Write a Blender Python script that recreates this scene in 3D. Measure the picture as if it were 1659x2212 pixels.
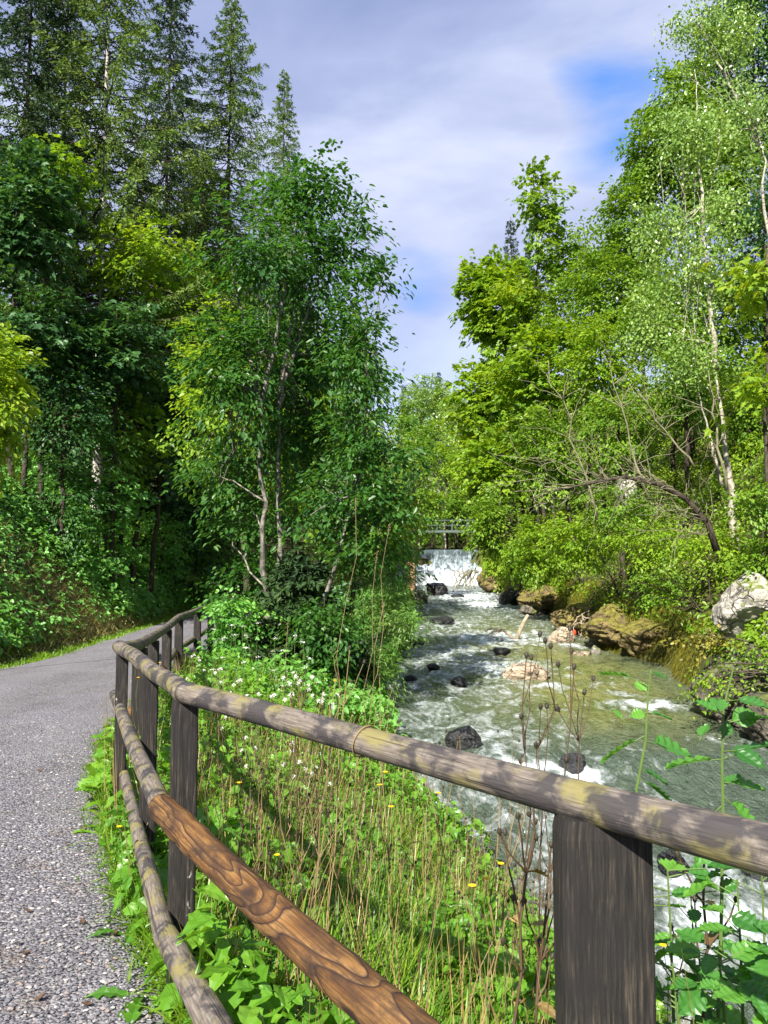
import bpy, math, random
import numpy as np
from mathutils import Vector
# ---------------------------------------------------------------- camera, sky, sun
S = bpy.context.scene
for o in list(bpy.data.objects): bpy.data.objects.remove(o)
C = S.collection
S.render.resolution_x, S.render.resolution_y = 768, 1024
F = 1671.0; PIT = math.radians(3.97); EYE = 1.45
cam = bpy.data.cameras.new('camera'); cam.sensor_fit = 'VERTICAL'; cam.sensor_height = 32
cam.lens = 32*F/2212; cam.clip_end = 2000; cam.clip_start = 0.05
co = bpy.data.objects.new('camera', cam); C.objects.link(co)
co.location = (0, 0, EYE); co.rotation_euler = (math.radians(90)+PIT, 0, 0); S.camera = co
SUN_DIR = Vector((-0.30, -0.70, 0.66)).normalized()      # towards the sun
S.view_settings.view_transform = 'Standard'; S.view_settings.look = 'None'
S.view_settings.exposure = 1.42; S.view_settings.gamma = 1
sl_ = bpy.data.lights.new('sun', 'SUN'); sl_.energy = 5.0; sl_.angle = math.radians(0.5); sl_.color = (1, .95, .85)
so = bpy.data.objects.new('sun', sl_); C.objects.link(so); so.rotation_euler = SUN_DIR.to_track_quat('Z', 'Y').to_euler()

def pix(X, Y):
    return Vector(((X-829.5)/F, math.cos(PIT)-(1106-Y)/F*math.sin(PIT), math.sin(PIT)+(1106-Y)/F*math.cos(PIT)))
def at(X, Y, D):
    d = pix(X, Y); k = D/d.y
    return Vector((d.x*k, D, EYE+d.z*k))

class NT:
    def __init__(s, tree): s.t = tree; s.n = tree.nodes; s.l = tree.links
    def add(s, typ, ins=None, **kw):
        n = s.n.new(typ)
        for k, v in kw.items(): setattr(n, k, v)
        for k, v in (ins or {}).items(): s.put(n.inputs[k], v)
        return n
    def put(s, sock, v):
        if isinstance(v, bpy.types.NodeSocket): s.l.new(v, sock)
        elif isinstance(v, bpy.types.Node): s.l.new(v.outputs[0], sock)
        else:
            if isinstance(v, tuple) and len(v) == 3 and len(sock.default_value) == 4: v = v+(1,)
            sock.default_value = v
    def math(s, op, a, b=0.0, clamp=False):
        return s.add('ShaderNodeMath', {0: a, 1: b}, operation=op, use_clamp=clamp).outputs[0]
    def mix(s, f, a, b, bt='MIX'):
        n = s.add('ShaderNodeMix', data_type='RGBA', blend_type=bt)
        s.put(n.inputs[0], f); s.put(n.inputs[6], a); s.put(n.inputs[7], b); return n.outputs[2]
    def ramp(s, f, stops, interp='LINEAR'):
        n = s.add('ShaderNodeValToRGB', {0: f}); r = n.color_ramp; r.interpolation = interp
        while len(r.elements) < len(stops): r.elements.new(0.5)
        for e, (p, c) in zip(r.elements, stops):
            e.position = p; e.color = (c, c, c, 1) if isinstance(c, (int, float)) else tuple(c)+(1,)
        return n.outputs[0]
    def noise(s, vec, scale, detail=4, rough=.55, dist=0.0):
        n = s.add('ShaderNodeTexNoise', {'Scale': scale, 'Detail': detail, 'Roughness': rough, 'Distortion': dist})
        if vec is not None: s.l.new(vec, n.inputs['Vector'])
        return n.outputs[0]
    def scl(s, vec, sc, loc=(0, 0, 0)):
        n = s.add('ShaderNodeMapping', {'Scale': sc, 'Location': loc}); s.l.new(vec, n.inputs[0]); return n.outputs[0]

W = bpy.data.worlds.new('World'); S.world = W; W.use_nodes = True
T = NT(W.node_tree); T.n.clear()
sky = T.add('ShaderNodeTexSky', sky_type='NISHITA', sun_disc=False)
sky.sun_elevation = math.asin(SUN_DIR.z); sky.sun_rotation = math.atan2(SUN_DIR.x, SUN_DIR.y)
sky.air_density = 1.0; sky.dust_density = 0.6
g = T.add('ShaderNodeTexCoord').outputs['Generated']
n1 = T.noise(T.scl(g, (1, 1, 2.6)), 2.1, 7, .52, .25)
n2 = T.noise(T.scl(g, (1, 1, 2.2), (3, 1, 4)), 2.3, 6, .5, .3)
def hole(X, Y, w):
    d = pix(X, Y).normalized()
    v = T.add('ShaderNodeVectorMath', {0: g, 1: tuple(d)}, operation='DISTANCE').outputs['Value']
    return T.ramp(T.math('DIVIDE', v, w), [(0, 1.0), (1, 0.0)])
hs = T.math('ADD', hole(1350, 300, .135), T.math('MULTIPLY', hole(900, 650, .12), .72))
hs = T.math('ADD', hs, T.math('MULTIPLY', hole(1290, 200, .1), .2))
m = T.math('ADD', T.math('MULTIPLY', T.math('SUBTRACT', n1, .5), 3.4), T.math('SUBTRACT', 1.1, T.math('MULTIPLY', hs, 1.2)))
cl = T.ramp(m, [(-.0, 0.0), (.62, 1.0)])
ccol = T.ramp(n2, [(.36, (1.2, 1.5, 2.55)), (.52, (1.75, 2.05, 3.15)), (.66, (2.8, 3.05, 4.0))])
zz = T.add('ShaderNodeSeparateXYZ', {0: g}).outputs[2]
ccol = T.mix(T.ramp(zz, [(.12, 1.0), (.38, 0.0)]), ccol, (2.9, 3.5, 4.9))
blue = T.mix(.8, sky.outputs[0], (.65, 1.5, 3.9))
bg = T.add('ShaderNodeBackground', {'Color': T.mix(cl, blue, ccol), 'Strength': 0.1})
T.l.new(bg.outputs[0], T.add('ShaderNodeOutputWorld').inputs[0])

# ---------------------------------------------------------------- helpers
def mat(name):
    m = bpy.data.materials.new(name); m.use_nodes = True; t = NT(m.node_tree); t.n.clear()
    return m, t
def out(t, sh): t.l.new(sh.outputs[0] if isinstance(sh, bpy.types.Node) else sh, t.add('ShaderNodeOutputMaterial').inputs[0])
def bump(t, h, strength=.5, dist=.02):
    return t.add('ShaderNodeBump', {'Height': h, 'Strength': strength, 'Distance': dist}).outputs[0]
def attr(t, name, o='Fac'): return t.add('ShaderNodeAttribute', attribute_name=name).outputs[o]
def pos(t): return t.add('ShaderNodeNewGeometry').outputs['Position']
def princ(t, col, rough=.7, spec=.3, normal=None, **kw):
    ins = {'Base Color': col, 'Roughness': rough, 'Specular IOR Level': spec}; ins.update(kw)
    n = t.add('ShaderNodeBsdfPrincipled', ins)
    if normal is not None: t.l.new(normal, n.inputs['Normal'])
    return n
def leafmat(name, stops, trans=.4, tcol=None, rough=.42, spec=.45, tgain=1.6):
    m, t = mat(name)
    c = t.ramp(attr(t, 'tint'), [(i/(len(stops)-1), s) for i, s in enumerate(stops)])
    big = t.noise(pos(t), .55, 2)
    c = t.mix(t.ramp(big, [(.38, 0.0), (.62, .55)]), c, t.mix(1.0, c, (1.15, 1.08, .8), 'MULTIPLY'))
    p = princ(t, c, rough, spec)
    tc = t.mix(1.0, c, tcol or (tgain*1.15, tgain, tgain*.45), 'MULTIPLY')
    tr = t.add('ShaderNodeBsdfTranslucent', {'Color': tc})
    mx = t.add('ShaderNodeMixShader', {0: trans}); t.l.new(p.outputs[0], mx.inputs[1]); t.l.new(tr.outputs[0], mx.inputs[2])
    out(t, mx); return m

def _hash(i, j, k, seed):
    h = (i.astype(np.int64)*374761393 + j.astype(np.int64)*668265263 + k.astype(np.int64)*2147483647 + seed*144665)
    h &= 0xFFFFFFFF
    h = ((h ^ (h >> 13))*1274126177) & 0xFFFFFFFF
    return ((h ^ (h >> 16)) & 0xFFFF)/65535.0
def vnoise(p, seed=0):
    p = np.asarray(p, float); f = np.floor(p); r = p-f; r = r*r*(3-2*r); f = f.astype(np.int64)
    o = 0
    for a in (0, 1):
        for b in (0, 1):
            for c in (0, 1):
                w = (r[..., 0] if a else 1-r[..., 0])*(r[..., 1] if b else 1-r[..., 1])*(r[..., 2] if c else 1-r[..., 2])
                o = o+w*_hash(f[..., 0]+a, f[..., 1]+b, f[..., 2]+c, seed)
    return o
def fbm(p, oct=4, seed=0):
    o = 0; a = .5; s = 0; p = np.asarray(p, float)
    for k in range(oct): o = o+a*vnoise(p*2**k, seed+k); s += a; a *= .5
    return o/s
def unit(a): return a/np.maximum(np.linalg.norm(a, axis=-1, keepdims=True), 1e-9)

class MB:
    def __init__(s): s.V = []; s.L = []; s.Z = []; s.T = []; s.K = []; s.M = []; s.n = 0
    def add(s, v, loops, sizes, tint=None, co=None, m=0):
        v = np.asarray(v, float); loops = np.asarray(loops, np.int64); sizes = np.asarray(sizes, np.int64)
        s.V.append(v); s.L.append(loops+s.n); s.Z.append(sizes)
        s.T.append(np.full(len(sizes), .5) if tint is None else np.broadcast_to(tint, (len(sizes),)))
        s.K.append(np.zeros_like(v) if co is None else co); s.M.append(np.full(len(sizes), m, int)); s.n += len(v)
    def quads(s, v, q, **k): q = np.asarray(q); s.add(v, q.ravel(), np.full(len(q), q.shape[1]), **k)
    def tube(s, pts, rad, sides=6, tint=None, seed=0, wob=0.0, cap=True, m=0):
        P = np.asarray([tuple(p) for p in pts], float); n = len(P)
        R = np.broadcast_to(np.asarray(rad, float), (n,)) if np.ndim(rad) < 1 or len(rad) == n else np.interp(np.linspace(0, 1, n), np.linspace(0, 1, len(rad)), rad)
        tg = unit(np.gradient(P, axis=0)) if n > 2 else np.repeat(unit(P[1:]-P[:1]), 2, 0)
        ref = np.array([0, 0, 1.]) if abs(tg[0, 2]) < .9 else np.array([1., 0, 0])
        U = np.zeros_like(P); u = ref
        for i in range(n):
            u = u-tg[i]*np.dot(u, tg[i]); u = u/max(np.linalg.norm(u), 1e-9); U[i] = u
        Vv = np.cross(tg, U); a = np.linspace(0, 2*math.pi, sides, endpoint=False)
        sl = np.concatenate([[0], np.cumsum(np.linalg.norm(np.diff(P, axis=0), axis=1))])
        ca, sa = np.cos(a), np.sin(a)
        rr = R[:, None]*np.ones(sides)
        if wob:
            q = np.stack(np.broadcast_arrays(sl[:, None]*3, ca*1.2+seed*7.3, sa*1.2), -1)
            rr = rr*(1+wob*(fbm(q, 3, seed)-.5)*2)
        v = P[:, None]+rr[..., None]*(ca[None, :, None]*U[:, None]+sa[None, :, None]*Vv[:, None])
        cc = np.stack(np.broadcast_arrays(sl[:, None], rr*ca, rr*sa), -1)+np.array([seed*3.17, seed*1.3, 0])
        i = np.arange(n-1)[:, None]*sides; j = np.arange(sides); j2 = (j+1) % sides
        q = np.stack(np.broadcast_arrays(i+j, i+j2, i+sides+j2, i+sides+j), -1).reshape(-1, 4)
        loops = q.ravel(); sz = np.full(len(q), 4)
        if cap:
            loops = np.concatenate([loops, np.arange(sides)[::-1], (n-1)*sides+np.arange(sides)]); sz = np.concatenate([sz, [sides, sides]])
        s.add(v.reshape(-1, 3), loops, sz, tint=tint, co=cc.reshape(-1, 3), m=m)
    def scatter(s, tm, P, Dv, N, L, Wd, tint, droop=0.0, m=0):
        tv, tl, ts = tm; P = np.asarray(P, float); n = len(P)
        if n == 0: return
        d = unit(np.asarray(Dv, float)); sd = unit(np.cross(d, N)); nn = np.cross(sd, d)
        L = np.broadcast_to(L, (n,))[:, None, None]; Wd = np.broadcast_to(Wd, (n,))[:, None, None]
        droop = np.broadcast_to(droop, (n,))[:, None]
        v = P[:, None]+d[:, None]*tv[None, :, 0:1]*L+sd[:, None]*tv[None, :, 1:2]*Wd+nn[:, None]*tv[None, :, 2:3]*Wd
        v[..., 2] -= droop*tv[None, :, 0]**2*L[..., 0]
        k = len(tv)
        loops = (tl[None, :]+np.arange(n)[:, None]*k).ravel()
        s.add(v.reshape(-1, 3), loops, np.tile(ts, n), tint=np.repeat(np.broadcast_to(tint, (n,)), len(ts)), m=m)
    def build(s, name, mats, parent=None, smooth=False, loc=None):
        me = bpy.data.meshes.new(name)
        V = np.concatenate(s.V); L = np.concatenate(s.L); Z = np.concatenate(s.Z)
        if loc is not None: V = V-np.array(tuple(loc))
        me.vertices.add(len(V)); me.vertices.foreach_set('co', V.astype(np.float32).ravel())
        me.loops.add(len(L)); me.loops.foreach_set('vertex_index', L.astype(np.int32))
        me.polygons.add(len(Z)); me.polygons.foreach_set('loop_start', np.concatenate([[0], np.cumsum(Z)[:-1]]).astype(np.int32))
        me.polygons.foreach_set('use_smooth', np.full(len(Z), smooth))
        mats = mats if isinstance(mats, (list, tuple)) else [mats]
        for m in mats: me.materials.append(m)
        if len(mats) > 1: me.polygons.foreach_set('material_index', np.concatenate(s.M).astype(np.int32))
        me.update(calc_edges=True)
        a = me.attributes.new('tint', 'FLOAT', 'FACE'); a.data.foreach_set('value', np.concatenate(s.T).astype(np.float32))
        K = np.concatenate(s.K)
        if np.any(K): a = me.attributes.new('co', 'FLOAT_VECTOR', 'POINT'); a.data.foreach_set('vector', K.astype(np.float32).ravel())
        o = bpy.data.objects.new(name, me); C.objects.link(o)
        if parent is not None: o.parent = parent
        if loc is not None and parent is None: o.location = loc
        return o
def tag(o, label=None, cat=None, group=None, kind=None):
    if label: o['label'] = label
    if cat: o['category'] = cat
    if group: o['group'] = group
    if kind: o['kind'] = kind
    return o
def empty(name, loc, label, cat, group=None):
    o = bpy.data.objects.new(name, None); C.objects.link(o); o.location = loc; o.empty_display_size = .1
    return tag(o, label, cat, group)
def copy_tree(o, parent=None):
    c = o.copy(); C.objects.link(c); c.parent = parent
    for ch in [x for x in bpy.data.objects if x.parent == o]: copy_tree(ch, c)
    return c
def tmpl(v, faces):
    return np.array(v, float), np.array([i for f in faces for i in f]), np.array([len(f) for f in faces])
DIA = tmpl([(0, 0, 0), (.45, .5, .1), (1, 0, 0), (.45, -.5, .1)], [(0, 1, 2, 3)])
OVA = tmpl([(0, 0, 0), (.5, 0, -.04), (1, 0, -.1), (.28, .46, .12), (.68, .4, .06), (.28, -.46, .12), (.68, -.4, .06)],
           [(0, 1, 4, 3), (1, 2, 4), (0, 5, 6, 1), (1, 6, 2)])
MAP = tmpl([(0, 0, 0), (.05, .3, .03), (-.02, .62, .0), (.3, .48, .05), (.55, .78, -.04), (.6, .34, .05), (1, 0, -.08), (.6, -.34, .05),
            (.55, -.78, -.04), (.3, -.48, .05), (-.02, -.62, .0), (.05, -.3, .03)], [(0, 1, 2, 3, 5), (3, 4, 5), (0, 5, 6, 7), (0, 7, 9, 10, 11), (7, 8, 9)])
def strip(ts, ws, hs=None):
    v = []; f = []
    for i, (t, w) in enumerate(zip(ts, ws)): v += [(t, w/2, 0), (t, -w/2, 0)]
    for i in range(len(ts)-1): f.append((2*i, 2*i+1, 2*i+3, 2*i+2))
    return tmpl(v, f)
BLADE = strip([0, .25, .5, .75, 1], [1, .95, .8, .5, .05])
def serr(n=11, base=1.0):
    v = []; f = []
    for i in range(n):
        t = i/(n-1); w = .5*math.sin(math.pi*min(1, t**.72*.98+.02))**.75
        z = .07 if i % 2 else -.02
        k = 1.1 if i % 2 else .9
        v += [(t, 0, 0), (t+.03, w*.5, .06+z*.5), (t+.08*(1 if i % 2 else .2)*(1-t), w*k, .10+z), (t+.03, -w*.5, .06+z*.5), (t+.08*(1 if i % 2 else .2)*(1-t), -w*k, .10+z)]
    for i in range(n-1):
        a = 5*i; b = a+5
        f += [(a, b, b+1, a+1), (a+1, b+1, b+2, a+2), (a, a+3, b+3, b), (a+3, a+4, b+4, b+3)]
    return tmpl(v, f)
SERR = serr(); SER6 = serr(6)
def dandl():
    v = []; f = []; n = 11
    for i in range(n):
        t = i/(n-1); w = (.12+.38*t) if t < .75 else (.4*(1-t)*2.2+.02)
        if i % 2 == 0: w *= .5
        v += [(t, 0, -.05), (t-(.05 if i % 2 else 0), w, .05), (t-(.05 if i % 2 else 0), -w, .05)]
    for i in range(n-1): a = 3*i; b = a+3; f += [(a, b, b+1, a+1), (a, a+2, b+2, b)]
    return tmpl(v, f)
DAND = dandl()

# ---------------------------------------------------------------- terrain profile (y = distance ahead)
def pl(*p): xs = [a for a, b in p]; ys = [b for a, b in p]; return lambda y: np.interp(y, xs, ys)
zpath = pl((-30, 0), (4.5, .03), (10, -.18), (16, -.40), (25, -.45), (60, -.3), (100, 1.5))
xr = pl((-30, 12), (-5, 4.6), (0, 1.3), (1.3, .1), (2.4, -.60), (3.5, -1.20), (5, -1.82), (6.3, -2.25), (9, -2.75), (16, -3.75), (25, -4.6), (36, -4.9), (60, -2), (90, 0))
xl = pl((-30, 3), (-5, -1.5), (0, -4), (5, -5.6), (9, -6.2), (13, -6.5), (17, -6.75), (25, -7.35), (36, -7.8), (60, -5), (90, -3))
sl = pl((-30, 18), (0, 5.2), (2.5, 3.1), (4, 2.2), (6, 1.4), (7.9, .85), (9.2, .45), (10.3, 0.08), (14.3, -.1), (17.6, .2), (28, 1.2), (31, 1.1), (45, 1.5), (60, 1.4), (100, 4))
sr = pl((-30, 28), (0, 12), (6, 7.6), (9.5, 6.2), (10.8, 5.6), (12.5, 5.6), (14, 5.8), (16.4, 6.1), (17.5, 6.4), (21, 5.9), (31, 6.7), (40, 6.6), (60, 7.2), (100, 11))
zw = pl((-30, -2.6), (2, -2.0), (5, -1.85), (7, -1.65), (8.6, -1.5), (9.8, -1.32), (10.5, -1.07), (13, -.97), (17, -.86), (22, -.76), (28, -.64), (36, -.5), (39, -.27), (45, -.15), (57, .0), (59, .02), (60.2, 2.75), (62, 2.8), (100, 3.2), (130, 6))
def ground(x, y, fine=True):
    x = np.asarray(x, float); y = np.asarray(y, float)
    zp, a, b, c, d, w = zpath(y), xl(y), xr(y), sl(y), sr(y), zw(y)
    e = np.maximum(a-x, 0)
    nz = fbm(np.stack([x*.35, y*.35, x*0], -1), 3, 5)-.5
    left = zp+.10*np.minimum(e, .5)+(1.25*np.clip(e-.4, 0, 3.2)+.6*np.clip(e-3.6, 0, 9)+.15*np.clip(e-12.6, 0, 40))*np.interp(y, [-6, 9], [.05, 1])+nz*np.minimum(e, 3)*.5
    t = np.clip((x-b)/np.maximum(c-b, .1), 0, 1)
    bank = zp+(w+.05-zp)*(.25*t+.75*t**2)+nz*.35*np.sin(np.pi*t)
    rb = np.clip(x-d, 0, 200)
    right = w-.1+np.minimum(rb, .35)*2.6+1.15*np.clip(rb-.35, 0, 7)+.5*np.clip(rb-7.35, 0, 8)+.1*np.clip(rb-15, 0, 40)+nz*np.minimum(rb, 3)*.9
    bed = w-.35
    z = np.where(x < a, left, np.where(x < b, zp-.03, np.where(x < c, bank, np.where(x < d, bed-.0, right))))
    k = np.clip((x-c)/.3, 0, 1)*np.clip((d-x)/.3, 0, 1)
    z = np.where((x > c) & (x < d), (w+.05)*(1-k)+bed*k, z)
    far = np.clip(y-105, 0, 300)
    z = np.where(y > 62, np.minimum(z, w+7+.0*x), z)+.40*np.clip(far, 0, 60)*np.clip(far/30, 0, 1)
    return z
def gz(x, y): return float(ground(np.array([x]), np.array([y]))[0])
def on_water(X, Y):
    d = pix(X, Y); ys = np.linspace(2, 59, 3000); zz = EYE+d.z/d.y*ys
    i = np.argmax(zz < zw(ys)); y = ys[i]; return Vector((d.x/d.y*y, y, float(zw(y))))

# ---------------------------------------------------------------- materials
def m_ground():
    m, t = mat('soil'); p = pos(t)
    c = t.ramp(t.noise(p, 3, 6), [(.3, (.035, .03, .015)), (.55, (.07, .075, .025)), (.75, (.11, .10, .05))])
    out(t, princ(t, c, .95, .1, bump(t, t.noise(p, 14, 5), .6, .05))); return m
def m_gravel():
    m, t = mat('gravel'); p = pos(t)
    v = t.add('ShaderNodeTexVoronoi', {'Scale': 75.0, 'Randomness': 1.0}); t.l.new(p, v.inputs['Vector'])
    vc = t.add('ShaderNodeSeparateColor', {0: v.outputs['Color']}).outputs[0]
    c = t.ramp(vc, [(0, (.065, .06, .075)), (.35, (.11, .105, .122)), (.7, (.165, .158, .175)), (.95, (.31, .295, .31))])
    big = t.noise(p, 1.3, 5, .6)
    c = t.mix(t.ramp(big, [(.35, 0.0), (.7, .5)]), c, (.09, .08, .08))
    c = t.mix(t.ramp(t.noise(t.scl(p, (1.6, .22, 1)), 1.1, 4), [(.40, .0), (.62, .45)]), c, (.19, .183, .20))
    c = t.mix(t.ramp(t.noise(p, 5, 4), [(.58, 0.0), (.72, .5)]), c, (.13, .10, .075))
    h = t.math('SUBTRACT', 1.0, v.outputs['Distance'])
    out(t, princ(t, c, .85, .25, bump(t, h, .9, .012))); return m
def m_water():
    m, t = mat('river_water'); p = pos(t)
    foam_glint = attr(t, 'foam'); sh = attr(t, 'shallow')  # this mask holds breaking foam and painted ripple highlights
    q = t.scl(p, (1.0, .6, 1.0))
    nA = t.noise(q, 6.5, 8, .74, 1.6); nB = t.noise(q, 1.4, 4, .6, .6)
    base = t.mix(sh, (.085, .115, .085), t.ramp(nB, [(.35, (.13, .16, .045)), (.65, (.22, .23, .075))]))
    nC = t.noise(t.scl(p, (1.0, .45, 1.0), (3, 2, 0)), 2.6, 6, .62, 1.4)
    f = t.math('ADD', t.math('MULTIPLY', foam_glint, 1.15), t.math('MULTIPLY', t.math('SUBTRACT', nA, .5), 1.5))
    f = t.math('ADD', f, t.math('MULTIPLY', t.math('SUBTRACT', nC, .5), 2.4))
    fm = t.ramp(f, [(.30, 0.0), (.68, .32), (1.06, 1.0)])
    hh = t.math('ADD', t.noise(q, 4.0, 6, .66, 1.0), t.math('MULTIPLY', t.noise(q, 15, 4, .6, .8), .4))
    n = bump(t, hh, 1.0, .30)
    wp = princ(t, base, .07, .5, n, IOR=1.33)
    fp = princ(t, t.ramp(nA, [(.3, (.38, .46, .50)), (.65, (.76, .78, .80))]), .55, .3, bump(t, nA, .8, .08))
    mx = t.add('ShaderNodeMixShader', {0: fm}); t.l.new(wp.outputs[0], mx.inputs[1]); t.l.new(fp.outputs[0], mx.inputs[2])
    out(t, mx); return m
def m_fall():
    m, t = mat('falling_water'); p = pos(t)
    n = t.noise(t.scl(p, (5, 1.2, .9)), 1.8, 7, .66, .5); n2 = t.noise(p, 1.6, 5, .6, .8)
    z = t.add('ShaderNodeSeparateXYZ', {0: p}).outputs[2]
    f = t.math('ADD', t.math('ADD', t.math('MULTIPLY', t.math('SUBTRACT', n, .5), 2.6), t.math('MULTIPLY', t.math('SUBTRACT', n2, .5), 2.2)), t.math('MULTIPLY', t.math('SUBTRACT', 2.55, z), .42))
    c = t.ramp(f, [(.0, (.07, .10, .11)), (.35, (.20, .25, .28)), (.75, (.50, .54, .57)), (1, (.66, .69, .71))])
    out(t, princ(t, c, .45, .4, bump(t, t.math('ADD', n, n2), 1.0, .25))); return m
def m_rail():
    m, t = mat('weathered_rail'); c0 = attr(t, 'co', 'Vector')
    g1 = t.noise(t.scl(c0, (5, 60, 60)), 3.0, 5, .6)
    blot = t.noise(t.scl(c0, (7, 9, 9)), 1.5, 4, .6, .4); blot2 = t.noise(t.scl(c0, (5, 7, 7), (9, 2, 1)), 1.7, 3, .55)
    c = t.ramp(g1, [(.3, (.065, .053, .046)), (.5, (.125, .105, .088)), (.7, (.21, .18, .15))])
    c = t.mix(t.ramp(blot2, [(.5, 0.0), (.62, .75)]), c, (.17, .15, .045))
    c = t.mix(t.ramp(blot, [(.47, 0.0), (.58, .9)]), c, (.030, .027, .030))
    ck = t.ramp(t.noise(t.scl(c0, (1.2, 45, 45), (4, 0, 0)), 1.3, 3), [(.30, 1.0), (.345, 0.0)])
    c = t.mix(t.math('MULTIPLY', ck, .8), c, (.03, .025, .02))
    h = t.math('SUBTRACT', g1, ck)
    out(t, princ(t, c, .75, .3, bump(t, h, .5, .006))); return m
def m_newlog():
    m, t = mat('brown_peeled_log'); c0 = attr(t, 'co', 'Vector')
    w1 = t.noise(t.scl(c0, (1.5, 7, 7)), 1.3, 2, .45, .7)
    con = t.math('FRACT', t.math('MULTIPLY', w1, 9.0))
    ln = t.ramp(con, [(0, 1.0), (.05, .9), (.13, .25), (.45, 0.0), (.86, .0), (.97, .6), (1, 1.0)])
    tone = t.ramp(con, [(0, (.06, .026, .009)), (.4, (.145, .072, .022)), (1, (.24, .14, .055))])
    fib = t.noise(t.scl(c0, (8, 90, 90)), 2.0, 4)
    c = t.mix(t.ramp(fib, [(.3, 0.0), (.7, .35)]), tone, (.20, .085, .02))
    c = t.mix(ln, c, (.022, .013, .012))
    dirt = t.noise(t.scl(c0, (4, 8, 8), (7, 0, 0)), 2.2, 6, .65)
    c = t.mix(t.ramp(dirt, [(.46, 0.0), (.66, .92)]), c, (.022, .014, .012))
    gr = t.noise(t.scl(c0, (2.2, 70, 70), (1, 1, 1)), 2.4, 6, .7)
    c = t.mix(t.ramp(gr, [(.42, .75), (.56, .0)]), c, (.045, .024, .014))
    out(t, princ(t, c, .72, .22, bump(t, t.math('ADD', gr, t.math('MULTIPLY', ln, -.5)), .6, .006))); return m
def m_post():
    m, t = mat('dark_post_wood'); c0 = attr(t, 'co', 'Vector')
    g1 = t.noise(t.scl(c0, (5, 85, 85)), 1.7, 8, .68, .15)
    c = t.ramp(g1, [(.38, (.006, .0055, .0055)), (.52, (.020, .017, .015)), (.64, (.060, .049, .036)), (.76, (.17, .14, .095))])
    c = t.mix(t.ramp(t.noise(c0, 9, 4), [(.45, 0.0), (.65, .8)]), c, (.014, .012, .012))
    li = t.noise(t.scl(c0, (7, 13, 13), (2, 5, 1)), 1.4, 4, .6)
    c = t.mix(t.ramp(li, [(.70, 0.0), (.735, .85)]), c, (.36, .34, .33))
    out(t, princ(t, c, .8, .3, bump(t, g1, .7, .006))); return m
def m_bark(name, a, b, scale=14.0, spots=None):
    m, t = mat(name); c0 = attr(t, 'co', 'Vector')
    n = t.noise(t.scl(c0, (.6, 1.6, 1.6)), scale, 5, .6)
    c = t.ramp(n, [(.38, a), (.6, b)])
    if spots: c = t.mix(t.ramp(t.noise(t.scl(c0, (2.2, .5, .5), (3, 0, 0)), 6.0, 3), [(.56, 0.0), (.64, .9)]), c, spots)
    out(t, princ(t, c, .85, .2, bump(t, n, .6, .02))); return m
def m_rock(name, a, b, crack=(.02, .02, .02), moss=None, rough=.8, mlev=.55):
    m, t = mat(name); p = pos(t)
    n = t.noise(p, 3.2, 8, .65)
    c = t.ramp(n, [(.33, a), (.62, b)])
    v = t.add('ShaderNodeTexVoronoi', {'Scale': 2.3}, feature='DISTANCE_TO_EDGE')
    wv = t.add('ShaderNodeVectorMath', {0: p, 1: t.add('ShaderNodeVectorMath', {0: t.add('ShaderNodeTexNoise', {'Scale': 2.0, 'Detail': 4.0}).outputs['Color'], 1: (.9, .9, .9)}, operation='MULTIPLY').outputs[0]}, operation='ADD').outputs[0]
    t.l.new(t.scl(wv, (1, 1, .6)), v.inputs['Vector'])
    ck = t.ramp(v.outputs['Distance'], [(0, 1.0), (.05, 0.0)])
    c = t.mix(t.math('MULTIPLY', ck, .75), c, crack)
    if moss:
        ng = t.add('ShaderNodeSeparateXYZ', {0: t.add('ShaderNodeNewGeometry').outputs['Normal']}).outputs[2]
        mm = t.math('ADD', t.math('MULTIPLY', ng, .28), t.noise(p, 1.9, 6, .6))
        c = t.mix(t.ramp(mm, [(mlev, 0.0), (mlev+.08, .95)]), c, t.ramp(t.noise(p, 7, 4), [(.35, moss), (.65, tuple(min(1, x*2.2) for x in moss))]))
    h = t.math('SUBTRACT', n, t.math('MULTIPLY', ck, .4))
    out(t, princ(t, c, rough, .4, bump(t, t.math('ADD', h, t.math('MULTIPLY', t.noise(p, 14, 5, .65), .4)), .9, .12))); return m
def m_flat(name, c, rough=.6, spec=.3, var=.25):
    m, t = mat(name); n = t.noise(pos(t), 30, 3)
    out(t, princ(t, t.mix(n, tuple(x*(1-var) for x in c), tuple(min(1, x*(1+var)) for x in c)), rough, spec)); return m
MG = m_ground(); MGR = m_gravel(); MW = m_water(); MF = m_fall(); MR = m_rail(); MNL = m_newlog(); MP = m_post()
BARK_G = m_bark('grey_bark', (.05, .045, .04), (.22, .20, .17), 10, (.03, .03, .025))
BARK_A = m_bark('pale_aspen_bark', (.17, .155, .12), (.38, .35, .28), 8, (.08, .06, .04))
BARK_D = m_bark('dark_bark', (.02, .016, .012), (.07, .055, .04), 14)
BARK_S = m_bark('spruce_bark', (.22, .20, .17), (.48, .45, .40), 9, (.06, .05, .04))
BARK_X = m_bark('bare_grey_wood', (.09, .085, .05), (.21, .19, .12), 12)
R_BLK = m_rock('wet_black_rock', (.006, .006, .007), (.028, .028, .03), (.002, .002, .002), None, .32)
R_TAN = m_rock('tan_rock', (.22, .16, .11), (.46, .37, .27), (.05, .035, .025), None, .6)
R_LIM = m_rock('pale_limestone', (.17, .155, .13), (.46, .43, .38), (.05, .045, .04), (.07, .085, .015), .85, .70)
R_MOS = m_rock('mossy_dark_rock', (.03, .027, .02), (.15, .13, .10), (.01, .01, .008), (.05, .06, .012), .85, .70)
R_BNK = m_rock('ochre_bank_rock', (.05, .035, .015), (.20, .15, .06), (.02, .015, .01), (.09, .08, .012), .9, .62)
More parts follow.
